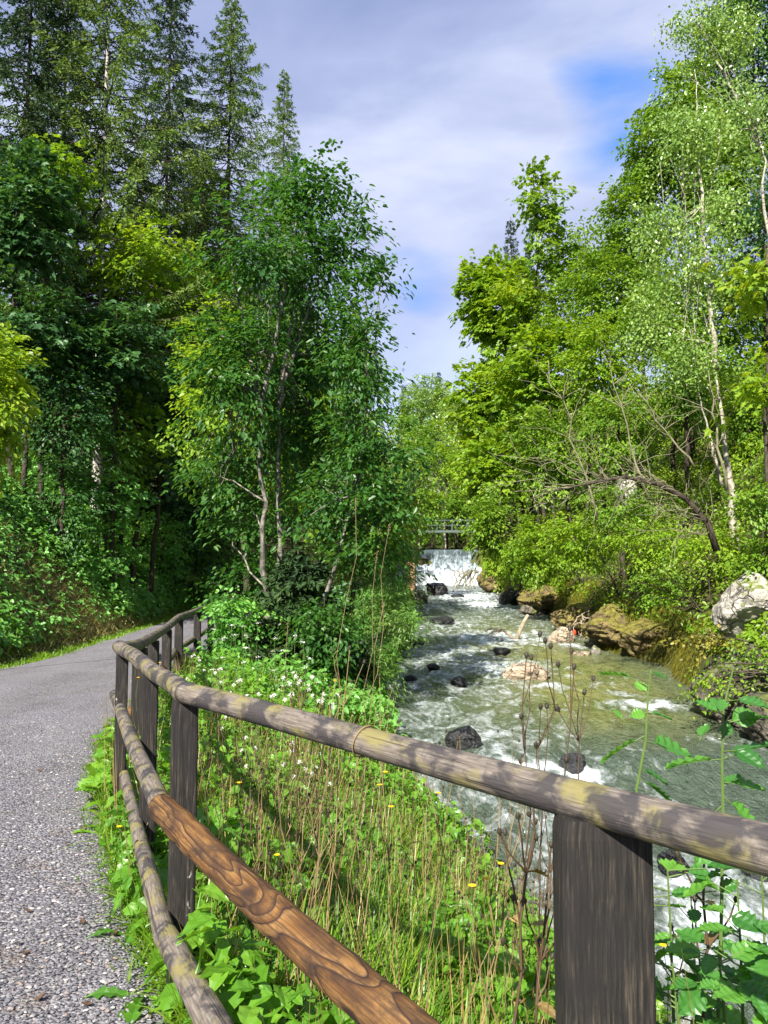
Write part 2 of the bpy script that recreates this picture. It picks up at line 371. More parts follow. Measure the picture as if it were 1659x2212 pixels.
L_DARK = leafmat('dark_maple_leaf', [(.018, .060, .020), (.036, .105, .028), (.070, .165, .034)], .32)
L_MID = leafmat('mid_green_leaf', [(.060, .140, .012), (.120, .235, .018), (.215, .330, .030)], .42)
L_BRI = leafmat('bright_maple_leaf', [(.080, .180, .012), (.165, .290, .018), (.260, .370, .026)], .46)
L_YEL = leafmat('yellow_green_leaf', [(.11, .22, .015), (.19, .31, .02), (.30, .38, .03)], .48)
L_ASP = leafmat('pale_aspen_leaf', [(.10, .20, .035), (.18, .30, .065), (.28, .40, .12)], .36, rough=.32, spec=.6)
L_ALD = leafmat('alder_leaf', [(.020, .070, .016), (.036, .115, .020), (.075, .175, .026)], .42, tgain=2.0)
L_WIL = leafmat('willow_leaf', [(.06, .15, .03), (.11, .22, .04), (.19, .30, .06)], .40)
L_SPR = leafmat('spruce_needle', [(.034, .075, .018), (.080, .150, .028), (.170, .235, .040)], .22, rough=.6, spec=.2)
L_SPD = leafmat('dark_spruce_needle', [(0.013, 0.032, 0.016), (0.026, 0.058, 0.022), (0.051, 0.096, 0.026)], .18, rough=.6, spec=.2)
L_UND = leafmat('undergrowth_leaf', [(.055, .19, .036), (.115, .30, .055), (.19, .40, .08)], .38, rough=.38, spec=.55)
L_GRS = leafmat('grass_blade', [(.060, .15, .010), (.120, .25, .018), (.22, .34, .035)], .45, rough=.4)
L_DRY = leafmat('dry_grass', [(.13, .085, .03), (.27, .20, .08), (.42, .33, .15)], .35, (1.2, 1.1, .8))
L_OCH = leafmat('ochre_moss', [(.06, .075, .012), (.15, .15, .02), (.30, .26, .035)], .35, (1.2, 1.1, .5))
L_HRB = leafmat('herb_leaf', [(.055, .17, .014), (.11, .27, .022), (.19, .36, .035)], .45, rough=.36, spec=.5)
L_BIG = leafmat('sapling_leaf', [(0.033, 0.128, 0.030), (0.063, 0.203, 0.039), (0.128, 0.315, 0.045)], .42, rough=.35, spec=.5)
M_STEM = m_flat('green_stem', (.08, .13, .03)); M_DST = m_flat('brown_dry_stem', (.075, .045, .025)); M_TST = m_flat('tan_dry_stem', (.20, .145, .07))
M_HEAD = m_flat('dark_seed_head', (.035, .028, .018)); M_YEL = m_flat('yellow_petal', (.75, .45, .01)); M_WHT = m_flat('white_petal', (.75, .75, .68))
M_CON = m_flat('grey_concrete', (.24, .24, .22)); M_STE = m_flat('galvanised_steel', (.08, .11, .095), .5, .4)
M_PLK = m_bark('brown_plank', (.10, .055, .03), (.30, .18, .10), 12); M_LOGW = m_bark('pale_driftwood', (.18, .14, .095), (.40, .33, .24), 9)
M_RED = m_flat('red_cloth', (.5, .04, .01))

# ---------------------------------------------------------------- ground, path, river
def axis(stops):
    a = []
    for (x0, x1, st) in stops: a.append(np.arange(x0, x1, st))
    return np.concatenate(a+[np.array([stops[-1][1]])])
def grid(X, Y, Z, mb, **k):
    n, mm = X.shape; v = np.stack([X, Y, Z], -1).reshape(-1, 3)
    i = np.arange(n-1)[:, None]*mm; j = np.arange(mm-1)[None]
    mb.quads(v, np.stack([i+j, i+j+1, i+mm+j+1, i+mm+j], -1).reshape(-1, 4), **k)
gx = axis([(-200, -30, 6), (-30, -9, .7), (-9, 13, .16), (13, 40, .9), (40, 220, 8)])
gy = axis([(-40, 0, 1.5), (0, 20, .16), (20, 62, .4), (62, 120, 2), (120, 400, 8)])
GX, GY = np.meshgrid(gx, gy); mb = MB(); grid(GX, GY, ground(GX, GY), mb)
tag(mb.build('ground', MG, smooth=True), kind='structure')
py = axis([(-30, 0, .6), (0, 8, .06), (8, 45, .3)]); u = np.linspace(-.06, 1.06, 70)
PY = np.repeat(py[:, None], len(u), 1); e = (fbm(np.stack([py*1.4, py*0, py*0], -1), 3, 9)-.5)*.5
PX = xl(PY)+(xr(PY)-xl(PY))*u[None]+e[:, None]*(u[None]-.5)*1.1
pe = np.abs(u-.5)*2
PZ = zpath(PY)+.012+.03*(1-pe**2)[None]+(fbm(np.stack([PX*2, PY*2, PX*0], -1), 3, 3)-.5)*.035-.09*np.clip(pe-1, 0, 1)[None]*6
mb = MB(); grid(PX, PY, PZ, mb); tag(mb.build('path', MGR, smooth=True), kind='structure')
def path_z(x, y):
    uu = (x-xl(y))/(xr(y)-xl(y)); return zpath(y)+.012+.03*(1-np.clip(np.abs(uu-.5)*2, 0, 1)**2)+(fbm(np.stack([x*2, y*2, x*0], -1), 3, 3)-.5)*.035
# loose pebbles on the near path
rng = np.random.default_rng(3); n = 34000
yy = 1.6+6*rng.random(n)**1.7; xx = xr(yy)-.02-rng.random(n)**1.15*np.minimum(3.0, .6+yy*.55)+rng.normal(0, .04, n)
sz = .0028+.0062*rng.random(n)**2.6
oct_v = np.array([(1, 0, 0), (0, 1, 0), (-1, 0, 0), (0, -1, 0), (0, 0, 1), (0, 0, -1), (.72, .72, .35), (-.72, .72, .35), (-.72, -.72, .35), (.72, -.72, .35)])
oct_f = np.array([(0, 6, 4), (6, 1, 4), (1, 7, 4), (7, 2, 4), (2, 8, 4), (8, 3, 4), (3, 9, 4), (9, 0, 4)])
an = rng.random(n)*6.28; ca, sa = np.cos(an), np.sin(an)
bv = oct_v[None]*(1+.3*(rng.random((n, 10, 3))-.5)); bv = bv*np.stack([sz*(1+.6*rng.random(n)), sz, sz*.7], -1)[:, None]
pv = np.stack([bv[..., 0]*ca[:, None]-bv[..., 1]*sa[:, None], bv[..., 0]*sa[:, None]+bv[..., 1]*ca[:, None], bv[..., 2]], -1)
pv += np.stack([xx, yy, path_z(xx, yy)+sz*.25], -1)[:, None]
mb = MB(); mb.add(pv.reshape(-1, 3), (oct_f.ravel()[None]+np.arange(n)[:, None]*10).ravel(), np.full(n*8, 3), tint=np.repeat(rng.random(n), 8))
m_, t = mat('pebble_stone'); out(t, princ(t, t.ramp(attr(t, 'tint'), [(0, (.05, .05, .06)), (.4, (.12, .12, .135)), (.75, (.20, .195, .20)), (.88, (.17, .13, .11)), (1, (.45, .43, .43))]), .7, .35))
tag(mb.build('loose_gravel', m_), 'loose grey and white pebbles lying on the near part of the path', 'gravel', kind='stuff')

# river surface: real waves, foam where it breaks, sky glints painted into the near left
FOAM = [(960, 1262, 70, 22, 1.0), (1000, 1285, 90, 14, .8), (1050, 1308, 80, 12, .95), (940, 1310, 60, 14, .6), (1000, 1345, 90, 16, .45), (1060, 1378, 130, 18, .85), (1170, 1372, 60, 14, .6),
        (980, 1410, 140, 26, .62), (1060, 1440, 150, 26, .75), (1290, 1475, 60, 12, .3), (1400, 1522, 95, 11, .95), (1340, 1500, 40, 8, .6), (950, 1470, 120, 22, .45), (920, 1560, 110, 50, .24), (1020, 1570, 100, 40, .22),
        (1150, 1655, 110, 16, .95), (1270, 1672, 80, 20, .9), (1240, 1710, 130, 30, .6), (1000, 1800, 160, 110, .30), (1500, 1900, 160, 50, .8), (1600, 2000, 200, 90, .75), (1450, 2080, 160, 90, .65), (1600, 1600, 70, 14, .45), (1250, 2000, 200, 120, .3)]
FOAM += [(X+w*.25, Y+6, w*.75, 7, .6) for X, Y, w in ((945, 1286, 46), (950, 1348, 58), (1140, 1478, 100), (1216, 1388, 50), (887, 1478, 34), (936, 1449, 30), (992, 1483, 36), (1003, 1640, 80), (1240, 1672, 70), (1085, 1414, 44), (1432, 1430, 40))]
ry = axis([(-6, 6, .06), (6, 20, .045), (20, 59.3, .09)]); u = np.linspace(0, 1, 150)
RY = np.repeat(ry[:, None], len(u), 1); RX = (sl(RY)-.5)+(sr(RY)+.7-(sl(RY)-.5))*u[None]
depth = RY; vx = RX; Zw = zw(RY)
# photograph position of each surface point, only to lay foam patches where the rapids are, over the painted glints
foam = .34*np.clip((sl(RY)+.62*(sr(RY)-sl(RY))-RX)/1.2, 0, 1)*np.clip((24-RY)/6, 0, 1)+.30*np.clip((RY-18)/6, 0, 1)  # near-left baseline: pale streaks painted as sky reflections on the ripples
for (X, Y, rx_, ry_, s_) in FOAM:
    c = on_water(X, Y); cx, cy = c.x, c.y; ex = on_water(X, Y-ry_).y-cy; wx = rx_*cy/F
    ex = max(ex, .12)
    foam = np.maximum(foam, s_*np.exp(-((RX-cx)/wx)**2-((RY-cy)/ex)**2))
slope = np.clip((np.interp(ry+.3, ry, zw(ry))-zw(ry)), 0, 1)[:, None]
rap = np.clip(foam, 0, 1)
amp = .035+.07*rap+.02*np.clip((12-RY)/8, 0, 1)
W1 = fbm(np.stack([RX*3.2, RY*2.0, RX*0], -1), 5, 21)-.5; W2 = fbm(np.stack([RX*1.2+5, RY*.8, RX*0], -1), 3, 31)-.5; W3 = vnoise(np.stack([RX*9, RY*6, RX*0], -1), 41)-.5
RZ = Zw+amp*(2.2*W1+1.6*W2+.35*W3)
sh = np.clip(np.exp(-((RX-(sr(RY)-2.2))/2.0)**2)*np.clip((RY-10.5)/3, 0, 1)*np.clip((34-RY)/10, 0, 1)*(1.15-foam), 0, 1)
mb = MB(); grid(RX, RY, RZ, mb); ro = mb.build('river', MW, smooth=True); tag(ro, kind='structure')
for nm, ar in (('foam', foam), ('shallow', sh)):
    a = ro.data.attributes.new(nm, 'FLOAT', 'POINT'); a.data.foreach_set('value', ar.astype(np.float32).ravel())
# water above the weir, and the falling sheet
x0, x1 = 1.0, 7.6
mb = MB(); GX_, GY_ = np.meshgrid(np.linspace(0.8, 8.5, 40), np.linspace(60.0, 104, 60)); GZ_ = zw(GY_)+.0+(vnoise(np.stack([GX_*2, GY_, GX_*0], -1))-.5)*.06
GZ_[GY_ < 61.5] = 2.78
GXs = np.where(GX_ > -99, sl(GY_)-.5+(GX_-.8)/7.7*(sr(GY_)-sl(GY_)+1), 0); grid(GXs, GY_, GZ_, mb)
o = mb.build('upper_river', MW, smooth=True); tag(o, kind='structure')
mb = MB(); U_, V_ = np.meshgrid(np.linspace(0, 1, 90), np.linspace(0, 1, 60))
fx = .9+U_*6.9; fz = 2.77*(1-V_)**1.0*1.0; fy = 60.05-.25*np.sqrt(V_)-2.6*V_**1.6
wv = fbm(np.stack([fx*2.5, V_*3, fx*0], -1), 4, 51)-.5
st = np.interp(V_, [0, .12, .3, .42, .62, .8, 1], [0, .02, .42, .50, .80, .93, 1.0]); rag = fbm(np.stack([fx*1.2, V_*0, fx*0], -1), 3, 57)-.5
fz = 2.74*(1-np.clip(st+rag*.22*np.sin(np.pi*V_), 0, 1))+wv*.7*np.clip(V_*3, 0, 1)-.05; fy = 60.05-.2*V_-4.2*np.clip(V_-.25, 0, 1)-np.abs(wv)*.7*V_+.25*np.sin(fx*.9)
grid(fx, fy, fz, mb); tag(mb.build('waterfall', MF, smooth=True), kind='structure')

# ---------------------------------------------------------------- weir, footbridge, retaining wall
def box(mb, c, s, rz=0.0, seed=0, bev=0.0, tint=None, tilt=0.0):
    x, y, z = s[0]/2, s[1]/2, s[2]/2; b = bev
    if b <= 0: ring = [(-x, -y), (x, -y), (x, y), (-x, y)]
    else: ring = [(-x+b, -y), (x-b, -y), (x, -y+b), (x, y-b), (x-b, y), (-x+b, y), (-x, y-b), (-x, -y+b)]
    nz = 2 if s[2] < .3 else 9
    zs = np.linspace(-z, z, nz); k = len(ring); v = []; cc = []
    for h in zs:
        for (a, b2) in ring:
            v.append((a*math.cos(rz)-b2*math.sin(rz)+c[0], a*math.sin(rz)+b2*math.cos(rz)+c[1]+tilt*h, h+c[2])); cc.append((h+seed*2.7, a+seed, b2))
    loops = []; sz = []
    for i in range(nz-1):
        for j in range(k): loops += [i*k+j, i*k+(j+1) % k, (i+1)*k+(j+1) % k, (i+1)*k+j]; sz.append(4)
    loops += list(range(k))[::-1]+[(nz-1)*k+j for j in range(k)]; sz += [k, k]
    mb.add(v, loops, sz, co=np.array(cc, float), tint=tint)
mb = MB(); box(mb, (4.3, 61.2, 1.4), (8.2, 2.0, 2.62)); tag(mb.build('weir', M_CON), 'concrete weir crest across the river with white water pouring over it', 'weir')
BR = empty('footbridge', (5.5, 76, 4.9), 'narrow grey footbridge with metal railing crossing high above the weir', 'bridge')
def brl(p): return Vector(p)-Vector((5.5, 76, 4.9))
mb = MB(); box(mb, brl((6.0, 76, 4.78)), (11, 1.4, .22)); mb.build('deck', M_STE, BR)
for yb in (75.4, 76.6):
    mb = MB()
    for zz_ in (5.4, 5.9): mb.tube([brl((.5, yb, zz_)), brl((11.5, yb, zz_))], .022, 5)
    mb.build('railing', M_STE, BR)
    for k in range(8):
        mb = MB(); mb.tube([brl((.7+k*1.5, yb, 4.88)), brl((.7+k*1.5, yb, 5.98))], .035, 5); mb.build('railing_post', M_STE, BR)
TW = empty('timber_wall', (1.4, 45, -.4), 'brown upright timber plank wall on the left bank below the weir', 'retaining wall')
for k in range(9):
    mb = MB(); y_ = 40+k*1.6; box(mb, Vector((1.45+.02*k, y_, .45))-TW.location, (.22, 1.5, 2.3+.15*math.sin(k*2.1)), 0, k); mb.build('plank', M_PLK, TW)

# ---------------------------------------------------------------- wooden fence
FN = empty('wooden_fence', (0, 0, 0), 'wooden rail fence with dark square posts and round rails beside the gravel path', 'fence')
def lin(a, b, n): return [Vector(a).lerp(Vector(b), i/(n-1)) for i in range(n)]
def rail(name, pts, rad, mt, seed, n=40, label=None, knots=(), wob=.06, sides=28, sag=0.0, bendy=.004):
    P = []
    for i in range(len(pts)-1): P += lin(pts[i], pts[i+1], n)[(1 if i else 0):]
    P = np.array([tuple(p) for p in P]); ss = np.linspace(0, 1, len(P))
    P[:, 2] += bendy*np.sin(ss*7+seed); P[:, 0] += bendy*np.sin(ss*5+seed*2)
    R = np.interp(ss, np.linspace(0, 1, len(rad)), rad)
    for (k, h, w) in knots: R = R*(1+h*np.exp(-((ss-k)/w)**2))
    mb = MB(); mb.tube(P, R, sides, seed=seed, wob=wob)
    o = mb.build(name, mt, FN, smooth=True)
    if label: o['label'] = label
    return o
tp = lambda X, Y, D: at(X, Y, D)
T3 = at(395, 1498, 2.66); T2 = at(309, 1431, 3.6); TC = at(261, 1398, 4.4)
NP = at(1308, 1738, 1.53); dirA = (NP-T3)
TR = T3+dirA*1.6
rail('top_rail', [T3, NP, TR], [.036, .0365, .042, .044], MR, 1, 60, wob=.03)
rail('top_rail', [T2, T3+Vector((-.0, .004, 0))], [.033, .036], MR, 2, 30, wob=.03)
rail('top_rail', [TC+Vector((-.02, .03, 0)), T2+Vector((.006, -.012, 0))], [.036, .035], MR, 3, 20, wob=.03)
FARP = [(303, 1392, 5.5), (331, 1377, 7.0), (361, 1355, 9.2), (387, 1334, 11.2), (427, 1318, 13.5), (456, 1309, 16.0), (480, 1301, 18.5), (500, 1296, 21)]
FP = [at(*p) for p in FARP]
rail('top_rail', [TC+Vector((0, 0, -.005)), FP[0], FP[1], FP[2]], [.04, .042, .046], MR, 4, 14, wob=.03, sides=16)
rail('top_rail', [FP[2]+Vector((0, .01, .0)), FP[3], FP[4]], [.046, .05], MR, 5, 14, wob=.03, sides=16)
rail('top_rail', [FP[4]+Vector((0, .01, .0)), FP[5], FP[6], FP[7]], [.05, .055], MR, 6, 14, wob=.03, sides=16)
# middle rails
M1 = at(246, 1502, 4.85); M2 = at(350, 1748, 2.60); M3 = at(855, 2212, 1.60)
rail('middle_rail', [M1, M2], [.031, .036], MR, 7, 50, wob=.03)
M2b = M2.lerp(M3, -.01)
dN = (M3-M2)
rail('middle_rail', [M2b, M2+dN*1.45], [.043, .046, .050, .052], MNL, 8, 120, 'newer orange brown log rail with dark wavy grain and knots', knots=((.10, .10, .02), (.16, .07, .02), (.42, .08, .02), (.60, .05, .02)), wob=.05)
B1 = at(261, 1638, 4.75); Bm = at(305, 1835, 3.25); B2 = at(359, 2025, 2.50); B3 = at(468, 2225, 2.02)
rail('bottom_rail', [B1, Bm, B2], [.026, .031, .034], MR, 9, 40, wob=.05)
rail('bottom_rail', [B2.lerp(B3, -.04), B3, B3+(B3-B2)*.8], [.036, .042, .045], MR, 10, 40, wob=.04)
off = Vector((-.05, 0, 0))
for (i, j) in ((0, 2), (2, 3), (3, 5)):
    for dz, nm in ((.48, 'middle_rail'), (.85, 'bottom_rail')):
        if dz > .8 and i >= 2: continue
        a, b = FP[i]+off, FP[j]+off; a = a-Vector((0, 0, dz)); b = b-Vector((0, 0, dz))
        o = rail(nm, [a, b], [.045, .045], MNL if (i, nm) == (0, 'middle_rail') else MR, 11+i, 16, wob=.02, sides=14, label='orange brown newer rail between the far posts' if (i, nm) == (0, 'middle_rail') else None)
def post(p, w, d, rz, top, bot, seed, label=None):
    mb = MB(); nr = 64; nzl = 46; th = np.linspace(0, 2*math.pi, nr, endpoint=False); pw = 9.0
    rr = (np.abs(np.cos(th))**pw+np.abs(np.sin(th))**pw)**(-1/pw); rx_, ry_ = rr*np.cos(th)*w/2, rr*np.sin(th)*d/2
    zs = np.linspace(bot, top, nzl); A, Z_ = np.meshgrid(th, zs); X0 = np.broadcast_to(rx_, A.shape); Y0 = np.broadcast_to(ry_, A.shape)
    gr = fbm(np.stack([X0*70+seed, Y0*70, Z_*2.5], -1), 3, seed)-.5; lo = fbm(np.stack([X0*6+seed, Y0*6, Z_*3], -1), 3, seed+4)-.5
    k = 1+(gr*.055+lo*.08)*np.minimum(1, .09/w); edge = np.clip((Z_-(top-.03))/.03, 0, 1); k = k*(1-.07*edge**2)
    X1, Y1 = X0*k, Y0*k; Zt = Z_+edge*lo*.02; ca, sa = math.cos(rz), math.sin(rz)
    v = np.stack([X1*ca-Y1*sa+p.x, X1*sa+Y1*ca+p.y, Zt], -1).reshape(-1, 3); cc = np.stack([Z_+seed*2.7, X0+seed, Y0], -1).reshape(-1, 3)
    i = np.arange(nzl-1)[:, None]*nr; j = np.arange(nr); j2 = (j+1) % nr
    q = np.stack(np.broadcast_arrays(i+j, i+j2, i+nr+j2, i+nr+j), -1).reshape(-1, 4)
    mb.add(v, np.concatenate([q.ravel(), (nzl-1)*nr+j]), np.concatenate([np.full(len(q), 4), [nr]]), co=cc)
    o = mb.build('post', MP, FN)
    if label: o['label'] = label
nz_ = NP.z-.030
post(NP+Vector((.0, .035, 0)), .176, .10, 0.02, nz_, -.55, 1, 'wide dark post nearest the camera with pale lichen patches')
post(T3+Vector((.0, .03, 0)), .090, .085, .26, T3.z-.025, -.35, 2)
post(T2+Vector((.025, .03, 0)), .072, .07, .3, T2.z-.025, -.30, 3)
post(TC+Vector((.01, .0, 0)), .066, .066, .3, TC.z-.022, -.2, 4)
for k, p in enumerate(FP[:7]):
    post(p+Vector((.0, .0, 0)), .095+.006*k, .09, .1, p.z-.03, p.z-1.25, 5+k)

# ---------------------------------------------------------------- trees
def crown(mb, R, ells, ncl, per, cr, L, tm=OVA, hang=False, asp=.62, shell=.45, lump=.5, m=0, flat=.16, center_tint=.5):
    E = np.array(ells, float); vol = (E[:, 3]*E[:, 4]*E[:, 5])**(.8); pk = R.choice(len(E), ncl, p=vol/vol.sum())
    dv = unit(R.normal(size=(ncl, 3))); r = 1-(1-shell)*R.random(ncl)**.8*1.0; r = r*(1-lump/2+lump*vnoise(dv*2.6+pk[:, None]*3.1+E[0, 0], 77))
    c = E[pk, :3]+dv*r[:, None]*E[pk, 3:]
    o = dv*np.array([1, 1, .35])*E[pk, 3:]+R.normal(0, .15, (ncl, 3)); o[:, 2] -= .1*np.abs(o[:, 0]); o = unit(o)
    side = unit(np.cross(o, [0, 0, 1.])); up = np.cross(side, o)
    ct = R.random(ncl); n = ncl*per; ci = np.repeat(np.arange(ncl), per)
    crr = (cr*(.6+.7*R.random(ncl)))[ci]
    if hang:
        q = R.normal(0, .45, (n, 3)); p = c[ci]+q*crr[:, None]; d = R.normal(0, 1, (n, 3)); d[:, 2] -= .6; nn = unit(R.normal(0, 1, (n, 3))+np.array([0, 0, .3]))
    else:
        a = R.random(n)*2-1; b = R.normal(0, .42, n)*(1.1-.5*a); hgt = R.normal(0, flat, n)
        p = c[ci]+(o[ci]*a[:, None]+side[ci]*b[:, None]+up[ci]*hgt[:, None])*crr[:, None]; p[:, 2] -= .22*(a+.3)**2*crr
        th = R.normal(0, .9, n); d = o[ci]*np.cos(th)[:, None]+side[ci]*np.sin(th)[:, None]; d[:, 2] -= .15+R.random(n)*.5
        nn = up[ci]+R.normal(0, .38, (n, 3))
    tint = np.clip(.5*ct[ci]+.5*R.random(n)+center_tint-.5, 0, 1); LL = L*(.65+.6*R.random(n))
    mb.scatter(tm, p, d, nn, LL, LL*asp, tint, droop=.15, m=m)
    return c
def curve(a, b, n=7, lift=.25, R=None, jit=.04):
    a = np.array(tuple(a)); b = np.array(tuple(b)); t = np.linspace(0, 1, n)[:, None]; L = np.linalg.norm(b-a)
    p = a+(b-a)*t; p[:, 2] += lift*L*(t*(1-t))[:, 0]
    if R is not None: p[1:-1] += R.normal(0, jit*L, (n-2, 3))*.5
    return p
def tree(name, label, cat, base, ells, ncl, per, cr, L, lm, tm=OVA, hang=False, bark=BARK_G, tr=.12, seed=1, group=None, limbs=26, top=None, lean=(0, 0), asp=.62, shell=.45, lump=.5, stems=None, ct=.5, flat=.16):
    R = np.random.default_rng(seed); base = Vector(base)
    root = empty(name, base, label, cat, group); rel = [(e[0]-base.x, e[1]-base.y, e[2]-base.z, e[3], e[4], e[5]) for e in ells]
    mb = MB(); cs = crown(mb, R, rel, ncl, per, cr, L, tm, hang, asp, shell, lump, center_tint=ct, flat=flat)
    mb.build('crown', lm, root)
    hi = max(rel, key=lambda e: e[2]+e[5]); tp_ = (hi[0], hi[1], hi[2]+hi[5]*.8) if top is None else tuple(Vector(top)-base)
    mb = MB(); n = 14
    stems = stems or [((0, 0, -.3), tp_, tr)]
    lines = []
    for (a, b, r) in stems:
        P = curve(a, b, n, 0, R, .012); P[:, 0] += np.linspace(0, 1, n)*(1-np.linspace(0, 1, n))*lean[0]; mb.tube(P, np.linspace(r, r*.18, n), 9, seed=seed % 13, wob=.1); lines.append((P, r))
    for c in cs[R.permutation(len(cs))[:limbs]]:
        P, r = lines[R.integers(len(lines))]; hz = np.hypot(c[0]-np.interp(c[2], P[:, 2], P[:, 0]), c[1]-np.interp(c[2], P[:, 2], P[:, 1]))
        z0 = min(max(c[2]-hz*.55, P[0, 2]+.3+.1*hz), P[-1, 2]); k = np.clip(np.searchsorted(P[:, 2], z0), 1, n-1)
        rr = r*(1-k/n*.8)*.38
        mb.tube(curve(P[k], c, 6, .12, R, .05), np.linspace(rr, .008, 6), 5, wob=0, cap=False, seed=seed % 7)
    mb.build('trunk', bark, root, smooth=True); return root
def ell(X, Y, rx, ry, D, dk=.9): # crown mass given by the apparent size of the tree at its distance
    c = at(X, Y, D); k = D/F; return (c.x, c.y, c.z, rx*k, max(rx, ry*.6)*k*dk, ry*k)
def rtree(name, label, cat, X, Y, rx, ry, D, lm, tm=OVA, L=.13, dens=1.0, bx=None, seed=1, **kw):
    es = [ell(X, Y, rx, ry, D)]+[ell(*q) for q in kw.pop('more', [])]
    x = es[0][0] if bx is None else bx
    if x > 3 and D < 60: x = max(x, float(sr(D))+.9)
    if bx is None and xl(D)-.8 < x < xr(D)+.5 and D < 60: x = float(xr(D))+.8 if X > 440 else float(xl(D))-1.0
    y = D; z = gz(x, y)
    if ('bush' in name or name == 'hazel_tree') and D < 45 and not (es[0][0] > 3 and 15 < D < 30):
        e0 = min(es, key=lambda e: e[2]-e[5]); lo = e0[2]-e0[5]*.6
        if lo > z+.3: es.append(((x+e0[0])/2, e0[1], (lo+z)/2, e0[3]*.75, e0[4]*.8, (lo-z)/2+.2))
    A = sum(e[3]*e[5] for e in es)*3.14; cr = kw.pop('cr', .55*L/.13)
    ncl = int(dens*A/(cr*cr)*3.6)+8; per = kw.pop('per', 34)
    return tree(name, label, cat, (x, y, z), es, ncl, per, cr, L, lm, tm, seed=seed, **kw)

# spruces
def spruce_mesh(seed, H, Rmax, start=.12, dens=1.0, droop=.35, tk=.16):
    R = np.random.default_rng(seed); tb = MB(); n = 20
    P = np.stack([np.cumsum(R.normal(0, .015, n)), np.cumsum(R.normal(0, .015, n)), np.linspace(-1, H, n)], -1)
    tb.tube(P, np.linspace(tk, .015, n), 9, seed=seed % 9, wob=.08)
    lb = MB(); Pp = []; Dd = []; Nn = []; Ll = []; Tt = []
    z = H*start
    while z < H-.2:
        f = 1-z/H; rad = Rmax*(f**.75)*(.8+.4*R.random())+.12; nb = R.integers(4, 7); a0 = R.random()*6.28
        for k in range(nb):
            a = a0+k*6.283/nb+R.normal(0, .25); Lb = rad*(.65+.5*R.random()); m_ = max(5, int(Lb*5)); t = np.linspace(0, 1, m_)
            dr = droop*(.5+f); zz_ = z+R.normal(0, .1)-dr*Lb*t+.30*Lb*t**2.4
            bx, by = np.interp(z, P[:, 2], P[:, 0]), np.interp(z, P[:, 2], P[:, 1])
            B = np.stack([bx+math.cos(a)*Lb*t, by+math.sin(a)*Lb*t, zz_], -1)
            tb.tube(B, np.linspace(.010+.009*Lb, .005, m_), 4, cap=False, m=1)
            nt = int(Lb*15*dens)+(4 if H > 5 else 9); tt = .12+.88*R.random(nt)**.8; q = np.stack([np.interp(tt, t, B[:, i]) for i in range(3)], -1)
            sd = np.where(R.random(nt) < .5, 1, -1)*(.35+.8*R.random(nt)); ang = a+sd; tl = (.16+.30*R.random(nt))*(1.15-tt*.6)*min(1.3, .45+Lb*.35)
            dz = -.25-.9*R.random(nt)*(1-.5*tt)
            dd = unit(np.stack([np.cos(ang), np.sin(ang), dz], -1))
            nseg = 6; ct = R.random()
            for s in range(nseg):
                w = (s+R.random(nt))/nseg; pp = q+dd*(tl*w)[:, None]; pp[:, 2] -= .25*tl*w*w
                Pp.append(pp); Dd.append(dd+R.normal(0, .55, (nt, 3))); Nn.append(R.normal(0, 1, (nt, 3))+np.array([0, 0, .8])); Ll.append((.09+.09*R.random(nt))); Tt.append(np.clip(.5*ct+.25*R.random(nt)+.3*w, 0, 1))
        z += (.22+.30*R.random()*min(1, f+.3))*min(1, .25+H/14)
    L = np.concatenate(Ll); lb.scatter(DIA, np.concatenate(Pp), np.concatenate(Dd), np.concatenate(Nn), L, L*.36, np.concatenate(Tt))
    return tb, lb
def spruce(label, X, D, top_Y, seed, Rmax, start=.1, lm=L_SPR, dens=1.0, base=None, group='tall spruces on the left slope', bark=BARK_D, tk=.16, name='spruce_tree'):
    x = (X-829.5)*D/F if base is None else base; z = gz(x, D); H = at(X, top_Y, D).z-z
    r = empty(name, (x, D, z), label, 'tree', group); tb, lb = spruce_mesh(seed, H, Rmax, start, dens, tk=tk)
    lb.build('crown', lm, r); tb.build('trunk', [bark, BARK_D], r, smooth=True); return r
spruce('tall spruce with a long bare pale grey trunk, second from the left edge', 205, 28, -150, 11, 7.6, .22, bark=BARK_S, tk=.22, dens=.9)
spruce('tall spruce with open crown left of the sky, trunk half hidden by drooping branches', 483, 40, -12, 12, 7.0, .12, dens=.9, tk=.2)
spruce('slender pointed spruce top rising against the sky behind the alders', 603, 54, 150, 13, 4.2, .12, dens=.8)
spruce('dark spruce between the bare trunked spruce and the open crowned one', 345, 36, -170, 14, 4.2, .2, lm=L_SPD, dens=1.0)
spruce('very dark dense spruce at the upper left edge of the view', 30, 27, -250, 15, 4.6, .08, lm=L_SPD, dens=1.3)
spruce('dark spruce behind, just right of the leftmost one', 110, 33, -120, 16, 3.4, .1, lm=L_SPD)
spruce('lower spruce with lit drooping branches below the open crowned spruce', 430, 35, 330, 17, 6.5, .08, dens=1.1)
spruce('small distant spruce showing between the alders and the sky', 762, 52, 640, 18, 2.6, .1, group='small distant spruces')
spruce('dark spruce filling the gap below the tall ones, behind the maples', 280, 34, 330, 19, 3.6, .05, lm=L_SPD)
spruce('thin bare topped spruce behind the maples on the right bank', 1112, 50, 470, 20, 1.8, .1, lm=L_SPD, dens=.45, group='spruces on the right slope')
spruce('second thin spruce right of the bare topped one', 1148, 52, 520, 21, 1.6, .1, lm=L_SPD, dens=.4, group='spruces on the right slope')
spruce('lit spruce low on the left slope behind the bright maple', 520, 44, 560, 22, 3.8, .1, dens=1.1, group='tall spruces on the left slope')

